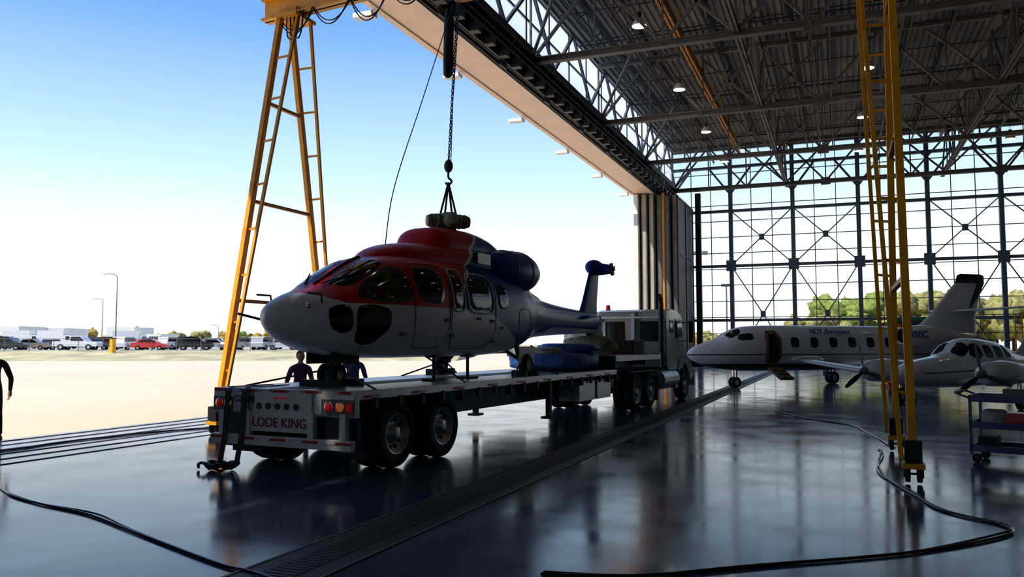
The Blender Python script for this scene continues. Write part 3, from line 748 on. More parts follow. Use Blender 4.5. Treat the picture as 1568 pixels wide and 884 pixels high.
for sx in(-1,1):
    hw((sx*1.0,6.3,DK+.22),.22,.16); mb.use('steel_dk'); mb.cyl((sx*.9,6.3,DK+.22),(sx*.8,6.2,1.9),.055); mb.cyl((sx*.9,6.3,DK+.3),(sx*.55,6.3,1.66),.035); mb.cyl((sx*.88,6.3,DK+.22),(sx*.85,6.9,1.75),.03)
    mb.use('heli'); mb.b2((sx*.98,6.0,1.4),(sx*1.01,6.7,1.75)); mb.use('black'); mb.b2((sx*.85,5.95,DK),(sx*1.15,6.07,DK+.12)); mb.b2((sx*.85,6.53,DK),(sx*1.15,6.65,DK+.12))
mb.use('steel_dk'); 
for y in(3.6,4.8):
    mb.cyl((.5,y,DK+.02),(.5,y,1.6),.03); mb.box((.5,y,DK+.02),(.3,.3,.04)); mb.box((.5,y,1.58),(.2,.2,.04))
mb.obj('landing_gear',hc)
mb=MB().use('steel_dk')
for sx in(-1,1):
    for (a,b) in(((sx*.15,1.45,1.4),(sx*1.22,.9,DK)),((sx*.9,6.3,1.45),(sx*1.25,5.2,DK)),((sx*.9,6.3,1.45),(sx*1.25,7.4,DK)),((sx*.7,3.0,1.6),(sx*1.25,3.4,DK))): mb.tube([a,b],.016,6)
mb.obj('tie_down_straps',hc)

# ------------------------------------------------------------ business jet
def dirrot(n,t):
    d=Vector((t[0]-n[0],t[1]-n[1])); return -math.atan2(d.x,d.y)
jn=(-5.7,33.2); jt=(6.2,43.2); jr=dirrot(jn,jt); jet=empty('business_jet',(jn[0],jn[1],0),jr)
def jet_paint():
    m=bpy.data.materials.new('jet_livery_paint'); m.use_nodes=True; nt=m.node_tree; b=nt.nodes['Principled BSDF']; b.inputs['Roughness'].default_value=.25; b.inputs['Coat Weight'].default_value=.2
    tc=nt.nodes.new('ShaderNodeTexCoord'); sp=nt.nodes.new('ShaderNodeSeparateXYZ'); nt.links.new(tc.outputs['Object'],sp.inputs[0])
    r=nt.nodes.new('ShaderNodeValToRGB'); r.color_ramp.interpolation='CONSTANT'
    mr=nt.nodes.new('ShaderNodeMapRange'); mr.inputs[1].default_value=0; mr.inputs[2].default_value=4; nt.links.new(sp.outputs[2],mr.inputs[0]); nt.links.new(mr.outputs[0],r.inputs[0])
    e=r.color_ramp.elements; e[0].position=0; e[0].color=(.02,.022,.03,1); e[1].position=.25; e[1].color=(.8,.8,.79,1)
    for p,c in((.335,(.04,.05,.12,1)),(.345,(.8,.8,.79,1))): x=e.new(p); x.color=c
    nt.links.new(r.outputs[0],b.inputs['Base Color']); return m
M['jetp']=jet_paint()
JB=Body([(0,1.35,1.4,.03,2,.5),(.15,1.2,1.58,.2,2,.5),(.6,1.0,1.8,.45,2,.5),(1.3,.8,2.0,.68,2.1,.5),(1.9,.74,2.3,.8,2.2,.5),(2.6,.7,2.52,.88,2.2,.5),(4,.68,2.58,.92,2.2,.5),(9.5,.7,2.58,.92,2.2,.5),(11.5,.95,2.5,.75,2.1,.55),(13.5,1.4,2.35,.42,2,.6),(15.0,1.85,2.2,.1,2,.6)])
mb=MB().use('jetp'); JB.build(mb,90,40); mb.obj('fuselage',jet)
mb=MB().use('glass')
for sx in(-1,1):
    JB.patch(mb,[(1.6,84),(1.65,45),(2.15,50),(2.3,84)],sx,mode='t',rnd=1); JB.patch(mb,[(1.9,1.95),(2.05,2.2),(2.6,2.25),(2.6,1.95)],sx,rnd=1)
    for i in range(6): y=4.3+i*.95; JB.patch(mb,[(y,1.65),(y,2.08),(y+.4,2.08),(y+.4,1.65)],sx,rnd=2)
mb.obj('windows',jet)
mb=MB().use('tan'); JB.patch(mb,[(3.1,.95),(3.1,2.35),(3.85,2.35),(3.85,.95)],1,rnd=1,off=.02); mb.use('black'); JB.patch(mb,[(3.2,1.0),(3.2,2.25),(3.75,2.25),(3.75,1.0)],1,rnd=1,off=.03)
mb.use('tan'); mb.box((1.35,3.45,.62),(.9,.65,.07),Matrix.Rotation(R(28),3,'Y'))
for i in range(3): mb.box((1.15+i*.25,3.45,.76-i*.14),(.22,.6,.04))
mb.obj('airstair_door',jet)
mb=MB().use('white')
for sx in(-1,1):
    mb.use('white')
    mb.rings([foil((sx*.6,6.8,.95),3.2,.12,(0,0,1)),foil((sx*3.2,7.9,1.1),2.2,.11,(0,0,1)),foil((sx*6.0,9.0,1.25),1.2,.1,(0,0,1))])
    mb.ell((sx*6.05,9.5,1.25),(.17,.9,.17))
    mb.rings([foil((sx*.05,13.6,3.3),1.5,.09,(0,0,1)),foil((sx*2.4,14.8,3.4),.8,.09,(0,0,1))])
    mb.lathe((sx*1.3,0,2.15),(0,1,0),[(9.6,.3),(9.5,.36),(9.7,.42),(10.6,.46),(11.6,.4),(12.3,.28)],28); mb.b2((sx*.6,10.2,2.05),(sx*1.1,11.4,2.2))
    mb.use('blackgl'); mb.lathe((sx*1.3,0,2.15),(0,1,0),[(9.62,.3),(9.8,.28),(9.8,.001)],24); mb.lathe((sx*1.3,0,2.15),(0,1,0),[(12.3,.28),(12.35,.25),(12.1,.001)],24); mb.use('white')
mb.rings([foil((0,11.3,2.3),3.8,.08,(1,0,0)),foil((0,12.4,3.1),2.7,.09,(1,0,0)),foil((0,14.0,4.65),1.6,.09,(1,0,0))])
mb.use('blackgl'); mb.rings([foil((0,13.95,4.6),1.75,.1,(1,0,0)),foil((0,14.1,4.95),1.6,.09,(1,0,0)),foil((0,14.3,5.02),1.2,.05,(1,0,0))])
mb.rings([foil((0,14.2,2.9),.5,.2,(1,0,0)),foil((0,15.2,4.6),.5,.2,(1,0,0))])
mb.obj('wings_and_tail',jet)
mb=MB()
def gear(mb,c,r,w,top):
    mb.use('tire'); mb.lathe(c,(1,0,0),[(-w/2,r*.5),(-w/2,r*.85),(-w*.3,r),(w*.3,r),(w/2,r*.85),(w/2,r*.5)],20); mb.use('whited'); mb.lathe(c,(1,0,0),[(w/2-.01,r*.5),(w*.2,.001)],14); mb.lathe(c,(1,0,0),[(-w/2+.01,r*.5),(-w*.2,.001)],14)
    mb.use('chrome'); mb.cyl((c[0],c[1],c[2]),(c[0],c[1],top),.05)
for sx in(-1,1): gear(mb,(sx*1.8,8.6,.28),.28,.16,1.0); gear(mb,(sx*2.02,8.6,.28),.28,.16,.6); mb.use('white'); mb.b2((sx*2.15,8.3,.35),(sx*2.18,8.95,1.0))
gear(mb,(-.1,2.2,.24),.22,.12,.9); gear(mb,(.1,2.2,.24),.22,.12,.9)
mb.use('red'); mb.box((1.9,8.2,.08),(.5,.25,.14)); mb.box((1.9,9.0,.08),(.5,.25,.14))
mb.obj('landing_gear',jet)
for body,y,z,s_ in(('NDT Aerospace',6.0,2.22,.3),('N450C',10.0,2.05,.45)):
    cu=bpy.data.curves.new('lettering','FONT'); cu.body=body; cu.size=s_; cu.extrude=.01
    to=bpy.data.objects.new('lettering',cu); sc.collection.objects.link(to); to.parent=jet; to.location=((.93 if s_<.4 else 1.8),y-.8,z); to.rotation_euler=(R(82),0,R(90)); to.data.materials.append(M['blue'])

# ------------------------------------------------------------ twin propeller plane
def prop_plane(name,nose,tail,k=1.):
    e=empty(name,(nose[0],nose[1],0),dirrot(nose,tail)); e.scale=(k,k,k)
    B=Body([(0,1.0,1.05,.03,2,.5),(.12,.88,1.2,.18,2,.5),(.6,.75,1.4,.42,2,.5),(1.5,.66,1.56,.6,2.2,.5),(2.8,.64,1.72,.68,2.3,.5),(3.5,.63,2.12,.74,2.3,.45),(4.2,.63,2.24,.74,2.3,.45),(5.6,.66,2.15,.7,2.3,.45),(7.0,.85,1.85,.5,2.1,.5),(8.7,1.2,1.6,.22,2,.5),(9.8,1.35,1.5,.08,2,.5)])
    mb=MB().use('white'); B.build(mb,70,36); mb.use('steel'); 
    for sx in(-1,1): B.patch(mb,[(.5,1.1),(.5,1.16),(7,1.30),(7,1.26)],sx,rnd=0,off=.006)
    mb.obj('fuselage',e)
    mb=MB().use('glass')
    for sx in(-1,1):
        B.patch(mb,[(2.9,82),(2.95,38),(3.45,45),(3.55,82)],sx,mode='t',rnd=1)
        B.patch(mb,[(3.2,1.62),(3.5,2.02),(3.98,2.08),(3.98,1.58)],sx,rnd=1)
        for y in(4.12,4.85,5.55): B.patch(mb,[(y,1.6),(y,2.02),(y+.58,2.02),(y+.58,1.6)],sx,rnd=2)
    mb.obj('windows',e)
    mb=MB().use('white')
    for sx in(-1,1):
        mb.use('white')
        mb.rings([foil((sx*.3,2.6,.82),2.0,.14,(0,0,1)),foil((sx*2.0,2.8,.95),1.75,.14,(0,0,1)),foil((sx*5.8,3.2,1.4),1.1,.12,(0,0,1))])
        mb.ell((sx*5.85,3.8,1.42),(.16,1.0,.16))
        mb.lathe((sx*1.9,0,1.15),(0,1,0),[(1.45,.14),(1.5,.26),(1.8,.36),(2.6,.4),(3.6,.33),(4.8,.1)],24)
        mb.rings([foil((sx*.05,8.6,1.55),1.1,.09,(0,0,1)),foil((sx*2.2,8.95,1.6),.65,.09,(0,0,1))])
        mb.use('steel'); mb.lathe((sx*1.9,0,1.15),(0,1,0),[(1.15,.001),(1.25,.1),(1.45,.14)],16)
        mb.use('black')
        for a in(100,220,340):
            d=Vector((math.cos(R(a)),0,math.sin(R(a)))); t=Vector((-d.z,0,d.x)); c=Vector((sx*1.9,1.38,1.15))
            rs=[]
            for f,w in((.1,.06),(.35,.13),(.65,.13),(.9,.07)):
                p=c+d*f; tw=t*w*.5+Vector((0,w*.35,0)); rs.append([p-tw+Vector((0,-.01,0)),p+tw+Vector((0,-.01,0)),p+tw+Vector((0,.01,0)),p-tw+Vector((0,.01,0))])
            mb.rings(rs,False)
        mb.ell((sx*2.05,1.55,1.2),(.08,.05,.08)); mb.ell((sx*1.75,1.55,1.2),(.08,.05,.08))
    mb.use('white'); mb.rings([foil((0,7.3,1.5),2.4,.08,(1,0,0)),foil((0,8.1,2.0),1.7,.09,(1,0,0)),foil((0,9.1,3.2),.9,.09,(1,0,0))])
    mb.obj('wings_engines_tail',e)
    mb=MB()
    for sx in(-1,1): gear(mb,(sx*1.95,3.6,.26),.26,.15,.95)
    gear(mb,(0,.9,.22),.22,.13,.85); mb.obj('landing_gear',e)
prop_plane('twin_propeller_plane',(1.35,24.3),(6.05,31.2),.88)
mb=MB().use('yellow'); sx0,sy0=6.9,38.4
for a,b in((0,0),(1.2,0),(0,1.4),(1.2,1.4)): mb.beam((sx0+a,sy0+b,0),(sx0+a,sy0+b,3.0),.05)
mb.b2((sx0,sy0,1.95),(sx0+1.2,sy0+1.4,2.02))
for z in(2.5,3.0):
    mb.beam((sx0,sy0,z),(sx0+1.2,sy0,z),.04); mb.beam((sx0,sy0+1.4,z),(sx0+1.2,sy0+1.4,z),.04); mb.beam((sx0+1.2,sy0,z),(sx0+1.2,sy0+1.4,z),.04)
mb.beam((sx0,sy0,1.95),(sx0,sy0-1.4,0.02),.05); mb.beam((sx0+.7,sy0,1.95),(sx0+.7,sy0-1.4,0.02),.05)
for i in range(7): f=(i+.5)/7; mb.b2((sx0,sy0-1.4*f-.1,1.95*(1-f)-.02),(sx0+.7,sy0-1.4*f+.1,1.95*(1-f)+.01))
mb.obj('maintenance_stand')

# ------------------------------------------------------------ tool cart & far equipment
tc_=empty('tool_cart',(2.4,14.45,0),R(-20))
mb=MB().use('toolblue')
for z in(.2,.55,.95): mb.b2((-.5,-.35,z-.03),(.5,.35,z)); mb.b2((-.5,-.35,z),(.5,-.32,z+.07)); mb.b2((-.5,.32,z),(.5,.35,z+.07)); mb.b2((-.5,-.35,z),(-.47,.35,z+.07)); mb.b2((.47,-.35,z),(.5,.35,z+.07))
for x in(-.48,.48):
    for y in(-.33,.33): mb.beam((x,y,.12),(x,y,1.0),.04)
mb.tube(smooth_path([(-.5,-.33,.98),(-.68,-.33,1.05),(-.7,0,1.06),(-.68,.33,1.05),(-.5,.33,.98)]),.015,8)
mb.obj('frame',tc_)
mb=MB().use('black')
for x in(-.42,.42):
    for y in(-.28,.28): mb.lathe((x,y,.065),(0,1,0),[(-.02,.01),(-.02,.065),(.02,.065),(.02,.01)],16)
mb.use('red'); mb.box((.1,0,.66),(.3,.3,.2)); mb.use('canvas'); lump(mb,(-.2,-.05,.68),(.17,.17,.13),2); mb.use('steel'); mb.box((.1,.1,1.05),(.4,.2,.12)); mb.use('black'); mb.box((-.3,0,.3),(.25,.3,.18)); mb.use('chrome'); mb.cyl((.3,0,.95),(.3,0,1.15),.06)
mb.obj('casters_and_tools',tc_)
mb=MB().use('green')
e=(18.5,60)
mb.b2((e[0]-1.2,e[1],.5),(e[0]+1.2,e[1]+3,1.6)); mb.beam((e[0],e[1]+1,1.6),(e[0]-.3,e[1]+1,6.4),.35,.3); mb.beam((e[0]-.3,e[1]+1,6.4),(e[0]+5,e[1]+1,6.6),.3)
mb.use('steel_dk'); mb.b2((e[0]-.8,e[1]+.3,1.6),(e[0]+.2,e[1]+1.6,2.6))
for x in(-1.1,1.1):
    for y in(.5,2.5): mb.lathe((e[0]+x,e[1]+y,.5),(1,0,0),[(-.15,.1),(-.15,.45),(-.1,.5),(.1,.5),(.15,.45),(.15,.1)],20)
mb.obj('boom_lift')
mb=MB().use('green'); mb.b2((3.6,62,0),(6.2,63.2,3.6)); mb.use('steel_dk'); 
for i in range(4): mb.b2((3.65+i*.65,61.96,.3),(4.2+i*.65,62.0,3.4))
mb.obj('storage_cabinet')
def cable(name,pts,r=.018):
    mb=MB().use('blackgl'); sp=smooth_path([(x,y,r+.001) for x,y in pts],8)
    mb.tube(sp,r,8)
    sp2=[Vector((p.x+.05*math.sin(i*.35),p.y+.035*math.cos(i*.23)+.03,r+.001)) for i,p in enumerate(sp)]
    mb.tube(sp2,r*.8,8); mb.obj(name)
cable('floor_cable',[(-11.5,8.4),(-9.78,7.23),(-8.55,6.72),(-7.4,6.45),(-6.35,6.04),(-4.77,5.42),(-4.19,5.27),(-2.5,4.6)],.013)
cable('floor_cable',[(-13.6,8.6),(-13.07,9.63),(-13.2,11),(-13.1,12.1),(-12.9,13),(-12.5,13.9),(-11.9,13.4)],.015)
cable('floor_cable',[(-2.2,6.1),(-1.45,6.36),(-.47,7.12),(.55,7.93),(1.4,8.93),(1.45,9.43),(1.03,9.97),(.78,10.9),(.55,12.1),(.5,13.5),(.6,15.0),(.62,15.3)],.014)
cable('floor_cable',[(-1.6,22.6),(-1.28,22.1),(-.6,20.8),(.15,19.7),(.5,18.2),(.8,15.7)],.013)

# ------------------------------------------------------------ people
def person(name,loc,rotz,top,bottom,hair='hair',h=1.75,arms=((.28,-.05),(.28,-.05)),stride=.12):
    e=empty(name,loc,rotz); S=h/1.75
    V=[];E=[];RR=[]
    def av(p,r,par=None):
        V.append(Vector(p)*S); RR.append((r[0]*S,r[1]*S) if isinstance(r,tuple) else (r*S,r*S))
        if par is not None: E.append((par,len(V)-1))
        return len(V)-1
    pel=av((0,0,.95),(.155,.12)); w=av((0,0,1.1),(.14,.105),pel); ch=av((0,-.01,1.3),(.175,.12),w); up=av((0,0,1.42),(.14,.1),ch); nk=av((0,0,1.5),(.058,.058),up); av((0,-.01,1.56),(.055,.058),nk)
    hands=[]
    for i,sx in enumerate((-1,1)):
        hp=av((sx*.09,0,.88),.1,pel); st=stride*(1 if sx>0 else -1)
        kn=av((sx*.11,-st*.5-.03,.5),.068,hp); cf=av((sx*.115,-st*.6+.0,.36),.06,kn); an=av((sx*.12,-st*.9+.02,.1),.043,cf)
        sh=av((sx*.19,0,1.4),.065,up); ax,ay=arms[i]
        el=av((sx*(ax),.03,1.12),.047,sh); wr=av((sx*(ax+.03),ay-.06,.88),.033,el); hands.append((Vector((sx*(ax+.03),ay-.06,.88)),sx))
    me=bpy.data.meshes.new('body'); me.from_pydata(V,E,[]); o=bpy.data.objects.new('body_tmp',me); sc.collection.objects.link(o)
    sk=o.modifiers.new('s','SKIN'); sk.use_smooth_shade=True
    for i,r in enumerate(RR): me.skin_vertices[0].data[i].radius=r
    me.skin_vertices[0].data[0].use_root=True
    o.modifiers.new('u','SUBSURF').levels=2
    dg=bpy.context.evaluated_depsgraph_get(); m2=bpy.data.meshes.new_from_object(o.evaluated_get(dg)); bpy.data.objects.remove(o)
    m2.materials.clear()
    for k in(top,bottom,'skin'): m2.materials.append(M[k])
    for p in m2.polygons:
        c=p.center/S; p.use_smooth=True
        p.material_index=2 if c.z>1.495 else (1 if c.z<.98 and abs(c.x)<.22 else 0)
    b=bpy.data.objects.new('body',m2); sc.collection.objects.link(b); b.parent=e
    mb=MB().use('skin')
    def hf(v):
        v=v.copy()
        if v.z<0: v.x*=1-.28*(-v.z)**1.3; v.y*=1-.12*(-v.z)
        if v.y>0: v.y*=1.08
        return v
    hz=1.64; mb.ell((0,-.01*S,hz*S),(.076*S,.095*S,.118*S),28,20,fn=hf)
    mb.rings([[Vector((x*S,y*S,z*S)) for x,y,z in r] for r in ([(-.008,-.1,1.66),(.008,-.1,1.66),(.008,-.09,1.66),(-.008,-.09,1.66)],[(-.016,-.125,1.62),(.016,-.125,1.62),(.016,-.09,1.61),(-.016,-.09,1.61)],[(-.014,-.11,1.608),(.014,-.11,1.608),(.014,-.09,1.6),(-.014,-.09,1.6)])])
    for sx in(-1,1): mb.ell((sx*.078*S,.0,1.635*S),(.012*S,.02*S,.032*S),10,8)
    mb.use('eye'); 
    for sx in(-1,1): mb.ell((sx*.03*S,-.094*S,1.65*S),(.014*S,.01*S,.008*S),10,6)
    mb.use('black'); 
    for sx in(-1,1): mb.ell((sx*.03*S,-.102*S,1.65*S),(.006*S,.004*S,.006*S),8,6); mb.box((sx*.03*S,-.1*S,1.672*S),(.032*S,.008*S,.005*S))
    mb.use('lip'); mb.ell((0,-.098*S,1.585*S),(.024*S,.01*S,.008*S),10,6)
    mb.use(hair)
    def hh(v):
        v=v.copy()
        if v.y<-.2 and v.z<.55: v*=.8
        if v.z<-.35: v*=.75
        return v
    mb.ell((0,.008*S,1.66*S),(.084*S,.098*S,.115*S),24,16,fn=hh)
    mb.obj('head',e)
    mb=MB().use('skin')
    for wp,sx in hands:
        wp=wp*S; mb.tube([wp+Vector((0,0,.01)),wp+Vector((0,-.005,-.03))*S,wp+Vector((0,-.012,-.09))*S],[.026*S,.036*S,.034*S],10)
        for k,(dy,l) in enumerate(((-.033,.07),(-.012,.08),(.01,.076),(.03,.058))):
            a=wp+Vector((0,dy-.01,-.085))*S; mb.tube([a,a+Vector((-sx*.004,-.002,-l*.45))*S,a+Vector((-sx*.018,-.004,-l*.8))*S,a+Vector((-sx*.032,-.004,-l))*S],[.0095*S,.009*S,.008*S,.005*S],8)
        a=wp+Vector((0,-.03,-.035))*S; mb.tube([a,a+Vector((-sx*.01,-.025,-.025))*S,a+Vector((-sx*.018,-.032,-.06))*S],[.012*S,.0105*S,.007*S],8)
    mb.obj('hands',e)
    mb=MB().use('black')
    for sx in(-1,1):
        st=stride*(1 if sx>0 else -1); c=Vector((sx*.12,-st*.9-.04,0))*S
        rs=[]
        for y,w_,hh_ in((.1,.03,.05),(.08,.042,.1),(.02,.045,.13),(-.04,.045,.09),(-.12,.05,.06),(-.17,.04,.045),(-.185,.02,.03)):
            rs.append([c+Vector((math.cos(t)*w_,y,max(.0,hh_/2+math.sin(t)*hh_/2)))*1 for t in [2*math.pi*i/12 for i in range(12)]])
        mb.rings(rs)
    mb.obj('shoes',e); return e
person('person_standing',(-14.60,10.55,.012),R(-110),'dkcloth','dkcloth',h=1.78,arms=((.3,-.05),(.3,-.08)))
person('person_standing',(-9.76,13.3,0),R(60),'purple','dkcloth',h=1.66)
person('person_standing',(-9.4,14.6,0),R(40),'bshirt','jeans',h=1.70)

# ------------------------------------------------------------ outdoors
F=Vector((-.3714,.9285,0)); Rt=Vector((.9285,.3714,0))
def out(lat,d,z=0): return F*d+Rt*lat+Vector((0,0,z))
apron=mat('apron_concrete',(.70,.57,.41),.8,0,.06,.08,bump=.1,bscale=4)
mb=MB().use(apron); mb.b2((-140,-120,-.32),(DX,220,-.02)); mb.b2((DX,YF+.5,-.32),(120,220,-.02)); mb.b2((DX,-120,-.32),(60,YB-.3,-.02)); mb.obj('ground')
gr=mat('dry_grass',(.46,.42,.25),.9,0,.3,.3,bump=.3)
asp=mat('parking_asphalt',(.40,.38,.36),.85,0,.15,.3)
mb=MB().use(gr)
L0,L1=-180,-6
vs=[out(L0,88,-.03),out(L1,88,-.03),out(L0,101,1.0),out(L1,101,1.0)]; mb.add(vs,[(0,1,3,2)])
mb.use(asp); vs=[out(L0,101,1.0),out(L1,101,1.0),out(L0,150,1.0),out(L1,150,1.0)]; mb.add(vs,[(0,1,3,2)])
mb.use(gr); vs=[out(L0,150,1.0),out(L1,150,1.0),out(-500,900,1.0),out(300,900,1.0),]; mb.add(vs,[(0,1,3,2)])
mb.add([out(L1,88,-.03),out(L1,101,1),out(L1,150,1),out(L1,150,-.03)],[(0,1,2,3)])
mb.obj('parking_lot_ground',recalc=False)
mb=MB().use(gr); mb.b2((DX,95,-.05),(140,400,.0)); mb.obj('lawn')
mb=MB().use('steel')
l=-110
while l<-14: mb.beam(out(l,100,.9),out(l,100,2.5),.06); l+=3
mb.beam(out(-110,100,2.45),out(-14,100,2.45),.05); mb.beam(out(-110,100,1.7),out(-14,100,1.7),.03); mb.beam(out(-110,100,1.1),out(-14,100,1.1),.03)
mb.obj('perimeter_fence')
cm={}
def car(kind,col,lat,d,rot=0.,z=1.0,sc_=1.):
    key=col
    if key not in cm: cm[key]=mat('car_paint_%d'%len(cm),col,.25,.1,.03,1,coat=.6)
    M['_c']=cm[key]
    nm={'p':'pickup_truck','s':'sedan_car','u':'suv_car','v':'box_truck'}[kind]
    p=out(lat,d,z); e=empty(nm,p,math.atan2(Rt.y,Rt.x)+rot)
    mb=MB().use('_c')
    if kind=='s':
        body=[(-2.2,.35),(-2.25,.75),(-2.1,.95),(-1.3,1.0),(1.0,.95),(2.1,.8),(2.25,.6),(2.2,.35)]; cabin=[(-1.5,.98),(-.95,1.42),(.35,1.45),(1.1,.95)]; W=.88; gl=[(-1.3,1.02),(-.88,1.36),(.3,1.38),(.92,1.0)]
    elif kind=='u':
        body=[(-2.3,.4),(-2.35,1.0),(-2.2,1.1),(1.0,1.1),(2.2,.98),(2.35,.7),(2.3,.4)]; cabin=[(-2.2,1.08),(-2.0,1.75),(.4,1.78),(1.15,1.08)]; W=.94; gl=[(-2.0,1.14),(-1.85,1.64),(.32,1.66),(.95,1.14)]
    elif kind=='p':
        body=[(-2.8,.5),(-2.8,1.15),(-.6,1.15),(1.2,1.15),(2.6,1.1),(2.8,.9),(2.75,.5)]; cabin=[(-.75,1.13),(-.6,1.82),(.7,1.85),(1.4,1.13)]; W=.98; gl=[(-.6,1.2),(-.5,1.72),(.62,1.74),(1.15,1.2)]
    else:
        body=[(1.2,.6),(1.2,2.3),(2.3,2.3),(2.9,1.4),(2.95,.6)]; cabin=[(-3.2,.7),(-3.2,3.1),(1.1,3.1),(1.1,.7)]; W=1.15; gl=[(1.6,1.5),(1.6,2.1),(2.2,2.1),(2.5,1.5)]
    mb.prism(body,-W,W,'y'); mb.prism(cabin,-W*.86,W*.86,'y')
    mb.use('glass'); s=.87 if kind!='v' else 1.01
    mb.prism(gl,-W*s,-W*s-.01,'y'); mb.prism(gl,W*s,W*s+.01,'y')
    mb.obj('body',e,bevel=.06)
    mb=MB(); wx={'s':1.35,'u':1.4,'p':1.75,'v':2.0}[kind]; r={'s':.32,'u':.37,'p':.4,'v':.42}[kind]
    for x in(-wx,wx):
        for y in(-1,1):
            mb.use('tire'); mb.lathe((x,y*(W-.1),r),(0,1,0),[(-.11,r*.5),(-.11,r),(.11,r),(.11,r*.5)],18); mb.use('alu'); mb.lathe((x,y*(W-.1),r),(0,1,0),[(y*.1,r*.6),(y*.08,.001)],12)
    mb.use('redl'); mb.box((body[0][0]-.01,W-.15,.85),(.04,.2,.12)); mb.box((body[0][0]-.01,-W+.15,.85),(.04,.2,.12))
    mb.obj('wheels_and_lights',e); return e
Wt=(.75,.75,.75);Bk=(.02,.022,.025);Gy=(.2,.21,.23);Rd=(.6,.02,.03);Bl=(.05,.1,.25);Sv=(.45,.46,.48);Tn=(.35,.3,.22)
def L(x,d): return (x-784)/1250*d
spec=[('u',Bk,12,106,.2),('s',Tn,52,110,.1),('p',Wt,121,106,.05),('u',Bk,162,112,1.4),('u',Wt,196,110,1.5),('s',Rd,232,106,.1),('u',Wt,266,112,1.3),('u',Bk,300,106,.3),('s',Sv,330,115,.2),('s',Gy,356,107,1.5),('u',Gy,380,114,.1),('u',Sv,406,108,1.4),('s',Wt,435,109,.2),('s',Sv,464,112,1.3),('u',Bk,487,110,1.4),('s',Bl,517,112,.2),
 ('s',Bk,82,113,1.5),('s',Rd,212,118,1.5),('u',Gy,20,125,.1),('s',Wt,285,124,.2),('p',Gy,180,128,1.5),('s',Wt,415,126,.1),('v',Wt,40,140,.1),('v',Wt,92,140,.05),('u',Bl,240,127,1.2),('u',Sv,335,130,.2),('s',Gy,462,126,.1),('v',Wt,205,145,.3),('u',Bk,620,130,.2),('s',Sv,590,118,.2),('s',Rd,-30,112,.3),('p',Wt,-75,110,.3)]
for k,c,x,d,r in spec: car(k,c,L(x,d),d,r)
mb=MB().use('whited')
for x0,x1,d,h in((-10,52,170,5.4),(58,118,180,5.2),(180,222,190,5.6),(240,262,185,4)):
    a=out(L(x0,d),d,1); b=out(L(x1,d),d,1); ctr=(a+b)/2; mb.box(ctr+Vector((0,0,h/2-.5)),((b-a).length,10,h-1),Matrix.Rotation(math.atan2(Rt.y,Rt.x),3,'Z'))
    mb.use('steel_dk')
    for i in range(6):
        q=a.lerp(b,(i+.5)/6)-F*5.05; mb.box(q+Vector((0,0,1.8)),((b-a).length/9,.1,1.3),Matrix.Rotation(math.atan2(Rt.y,Rt.x),3,'Z'))
    mb.use('whited')
mb.obj('low_building')
def lamp(lat,d,h,z=1.):
    p=out(lat,d,z); mb=MB().use('steel'); mb.cyl((0,0,0),(0,0,h),.1,.05,n=10); mb.tube(smooth_path([(0,0,h-.1),(-.3,-.1,h+.3),(-1.2,-.4,h+.45),(-1.8,-.6,h+.4)]),.05,8); mb.use('whited'); mb.ell((-2.0,-.65,h+.36),(.4,.16,.08)); mb.obj('street_lamp',None,p)
lamp(L(178,118),118,10.5); lamp(L(157,165),165,9.5); lamp(L(335,200),200,5)
mb=MB().use('yellow'); p=out(L(174,98),98,.6); mb.box(p+Vector((0,0,.9)),(.5,.5,1.8)); mb.use('black'); mb.box(p+Vector((0,0,1.9)),(.6,.6,.1)); mb.obj('fuel_post')
leafs=[mat('foliage_autumn',(.38,.27,.08),.9,0,.5,1.5,bump=1.),mat('foliage_green',(.2,.26,.06),.9,0,.5,1.5,bump=1.),mat('foliage_olive',(.28,.27,.1),.9,0,.5,1.2,bump=1.)]
bark=mat('bark',(.08,.06,.04),.9,0,.3,4)
def tree(p,h,w,li):
    mb=MB().use(bark); mb.cyl((0,0,0),(0,0,h*.6),h*.025,h*.012,n=8)
    for i in range(4):
        a=i*1.6; mb.cyl((0,0,h*.35),(math.cos(a)*w*.3,math.sin(a)*w*.3,h*.6),h*.012,h*.005,n=6)
    mb.use(leafs[li])
    for i in range(16):
        a=random.random()*6.28; r=w*.38*math.sqrt(random.random()); z=h*(.35+.5*random.random()); q=w*(.12+.12*random.random()); sd=random.random()*50
        def fn(v,sd=sd): return v*(1+.55*noise.noise(v*2.6+Vector((sd,0,0)))+.3*noise.noise(v*6+Vector((0,sd,0))))
        mb.ell((math.cos(a)*r,math.sin(a)*r,z),(q,q,q*.85),16,10,fn=fn)
    mb.obj('tree',None,p,random.random()*6)
for i in range(24):
    x=-60+i*25+random.uniform(-9,9); d=random.uniform(200,260); h=random.uniform(2.6,4.8)*(d/210)
    tree(out(L(x,d),d,1),h,h*1.3,random.choice((0,0,1,2)))
for i in range(17):
    x=1240+i*24+random.uniform(-8,8); d=random.uniform(115,140); f=.66 if x<1275 else 1.
    tree(out(L(x,d),d,0),random.uniform(8.8,10.6)*f*d/125,8.5*f,random.choice((1,2,2)))
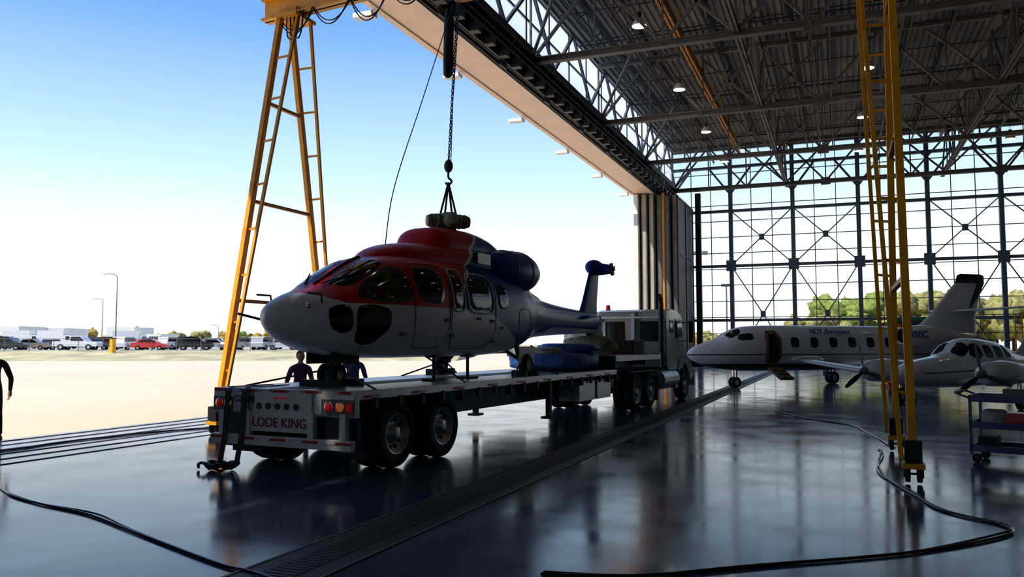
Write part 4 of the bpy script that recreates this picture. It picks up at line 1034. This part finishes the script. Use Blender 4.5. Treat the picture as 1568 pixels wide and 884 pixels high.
for i in range(10):
    x=1060+i*18; d=230; tree(out(L(x,d),d,0),random.uniform(3.5,5),8,random.choice((0,1,2)))
p=out(L(1113,100),100,0); mb=MB().use('steel'); mb.cyl((0,0,0),(0,0,9),.13,.08,n=10); mb.use('steel_dk'); mb.box((0,0,9),(1.2,.3,.3)); mb.obj('street_lamp',None,p)
mb=MB().use('steel'); p=out(L(1073,85),85,0); mb.cyl((0,0,0),(0,0,11.3),.12,.08,n=10); mb.box((0,0,11.3),(1.6,.4,.35)); mb.obj('street_lamp',None,p)

# ------------------------------------------------------------ light
w=bpy.data.worlds.new('sky'); sc.world=w; w.use_nodes=True; nt=w.node_tree; bg=nt.nodes['Background']
tc=nt.nodes.new('ShaderNodeTexCoord'); sp=nt.nodes.new('ShaderNodeSeparateXYZ'); nt.links.new(tc.outputs['Generated'],sp.inputs[0])
r=nt.nodes.new('ShaderNodeValToRGB'); nt.links.new(sp.outputs[2],r.inputs[0])
e=r.color_ramp.elements; e[0].position=0; e[0].color=(1.,1.,1.,1); e[1].position=1; e[1].color=(.05,.16,.6,1)
for p_,c in((.1,(.97,1.,1.)),(.2,(.60,.82,1.)),(.36,(.22,.44,.86)),(.6,(.08,.24,.7))): x=e.new(p_); x.color=(*c[:3],1)
nt.links.new(r.outputs[0],bg.inputs[0]); bg.inputs[1].default_value=1.2
sl=bpy.data.lights.new('sun','SUN'); sl.energy=5.5; sl.angle=R(.6); sl.color=(1,.93,.8); so=bpy.data.objects.new('sun',sl); sc.collection.objects.link(so)
so.rotation_euler=Vector((-1,-1.4,2.6)).to_track_quat('Z','Y').to_euler()
# ------------------------------------------------------------ camera
cd=bpy.data.cameras.new('camera'); cd.sensor_width=36; cd.lens=1250/1568*36; cd.clip_end=2000
co=bpy.data.objects.new('camera',cd); sc.collection.objects.link(co); co.location=(0,0,1.8); co.rotation_euler=(R(93.89),0,R(21.8)); sc.camera=co
sc.view_settings.view_transform='Standard'; sc.view_settings.look='None'; sc.view_settings.exposure=0.0; sc.view_settings.gamma=.88
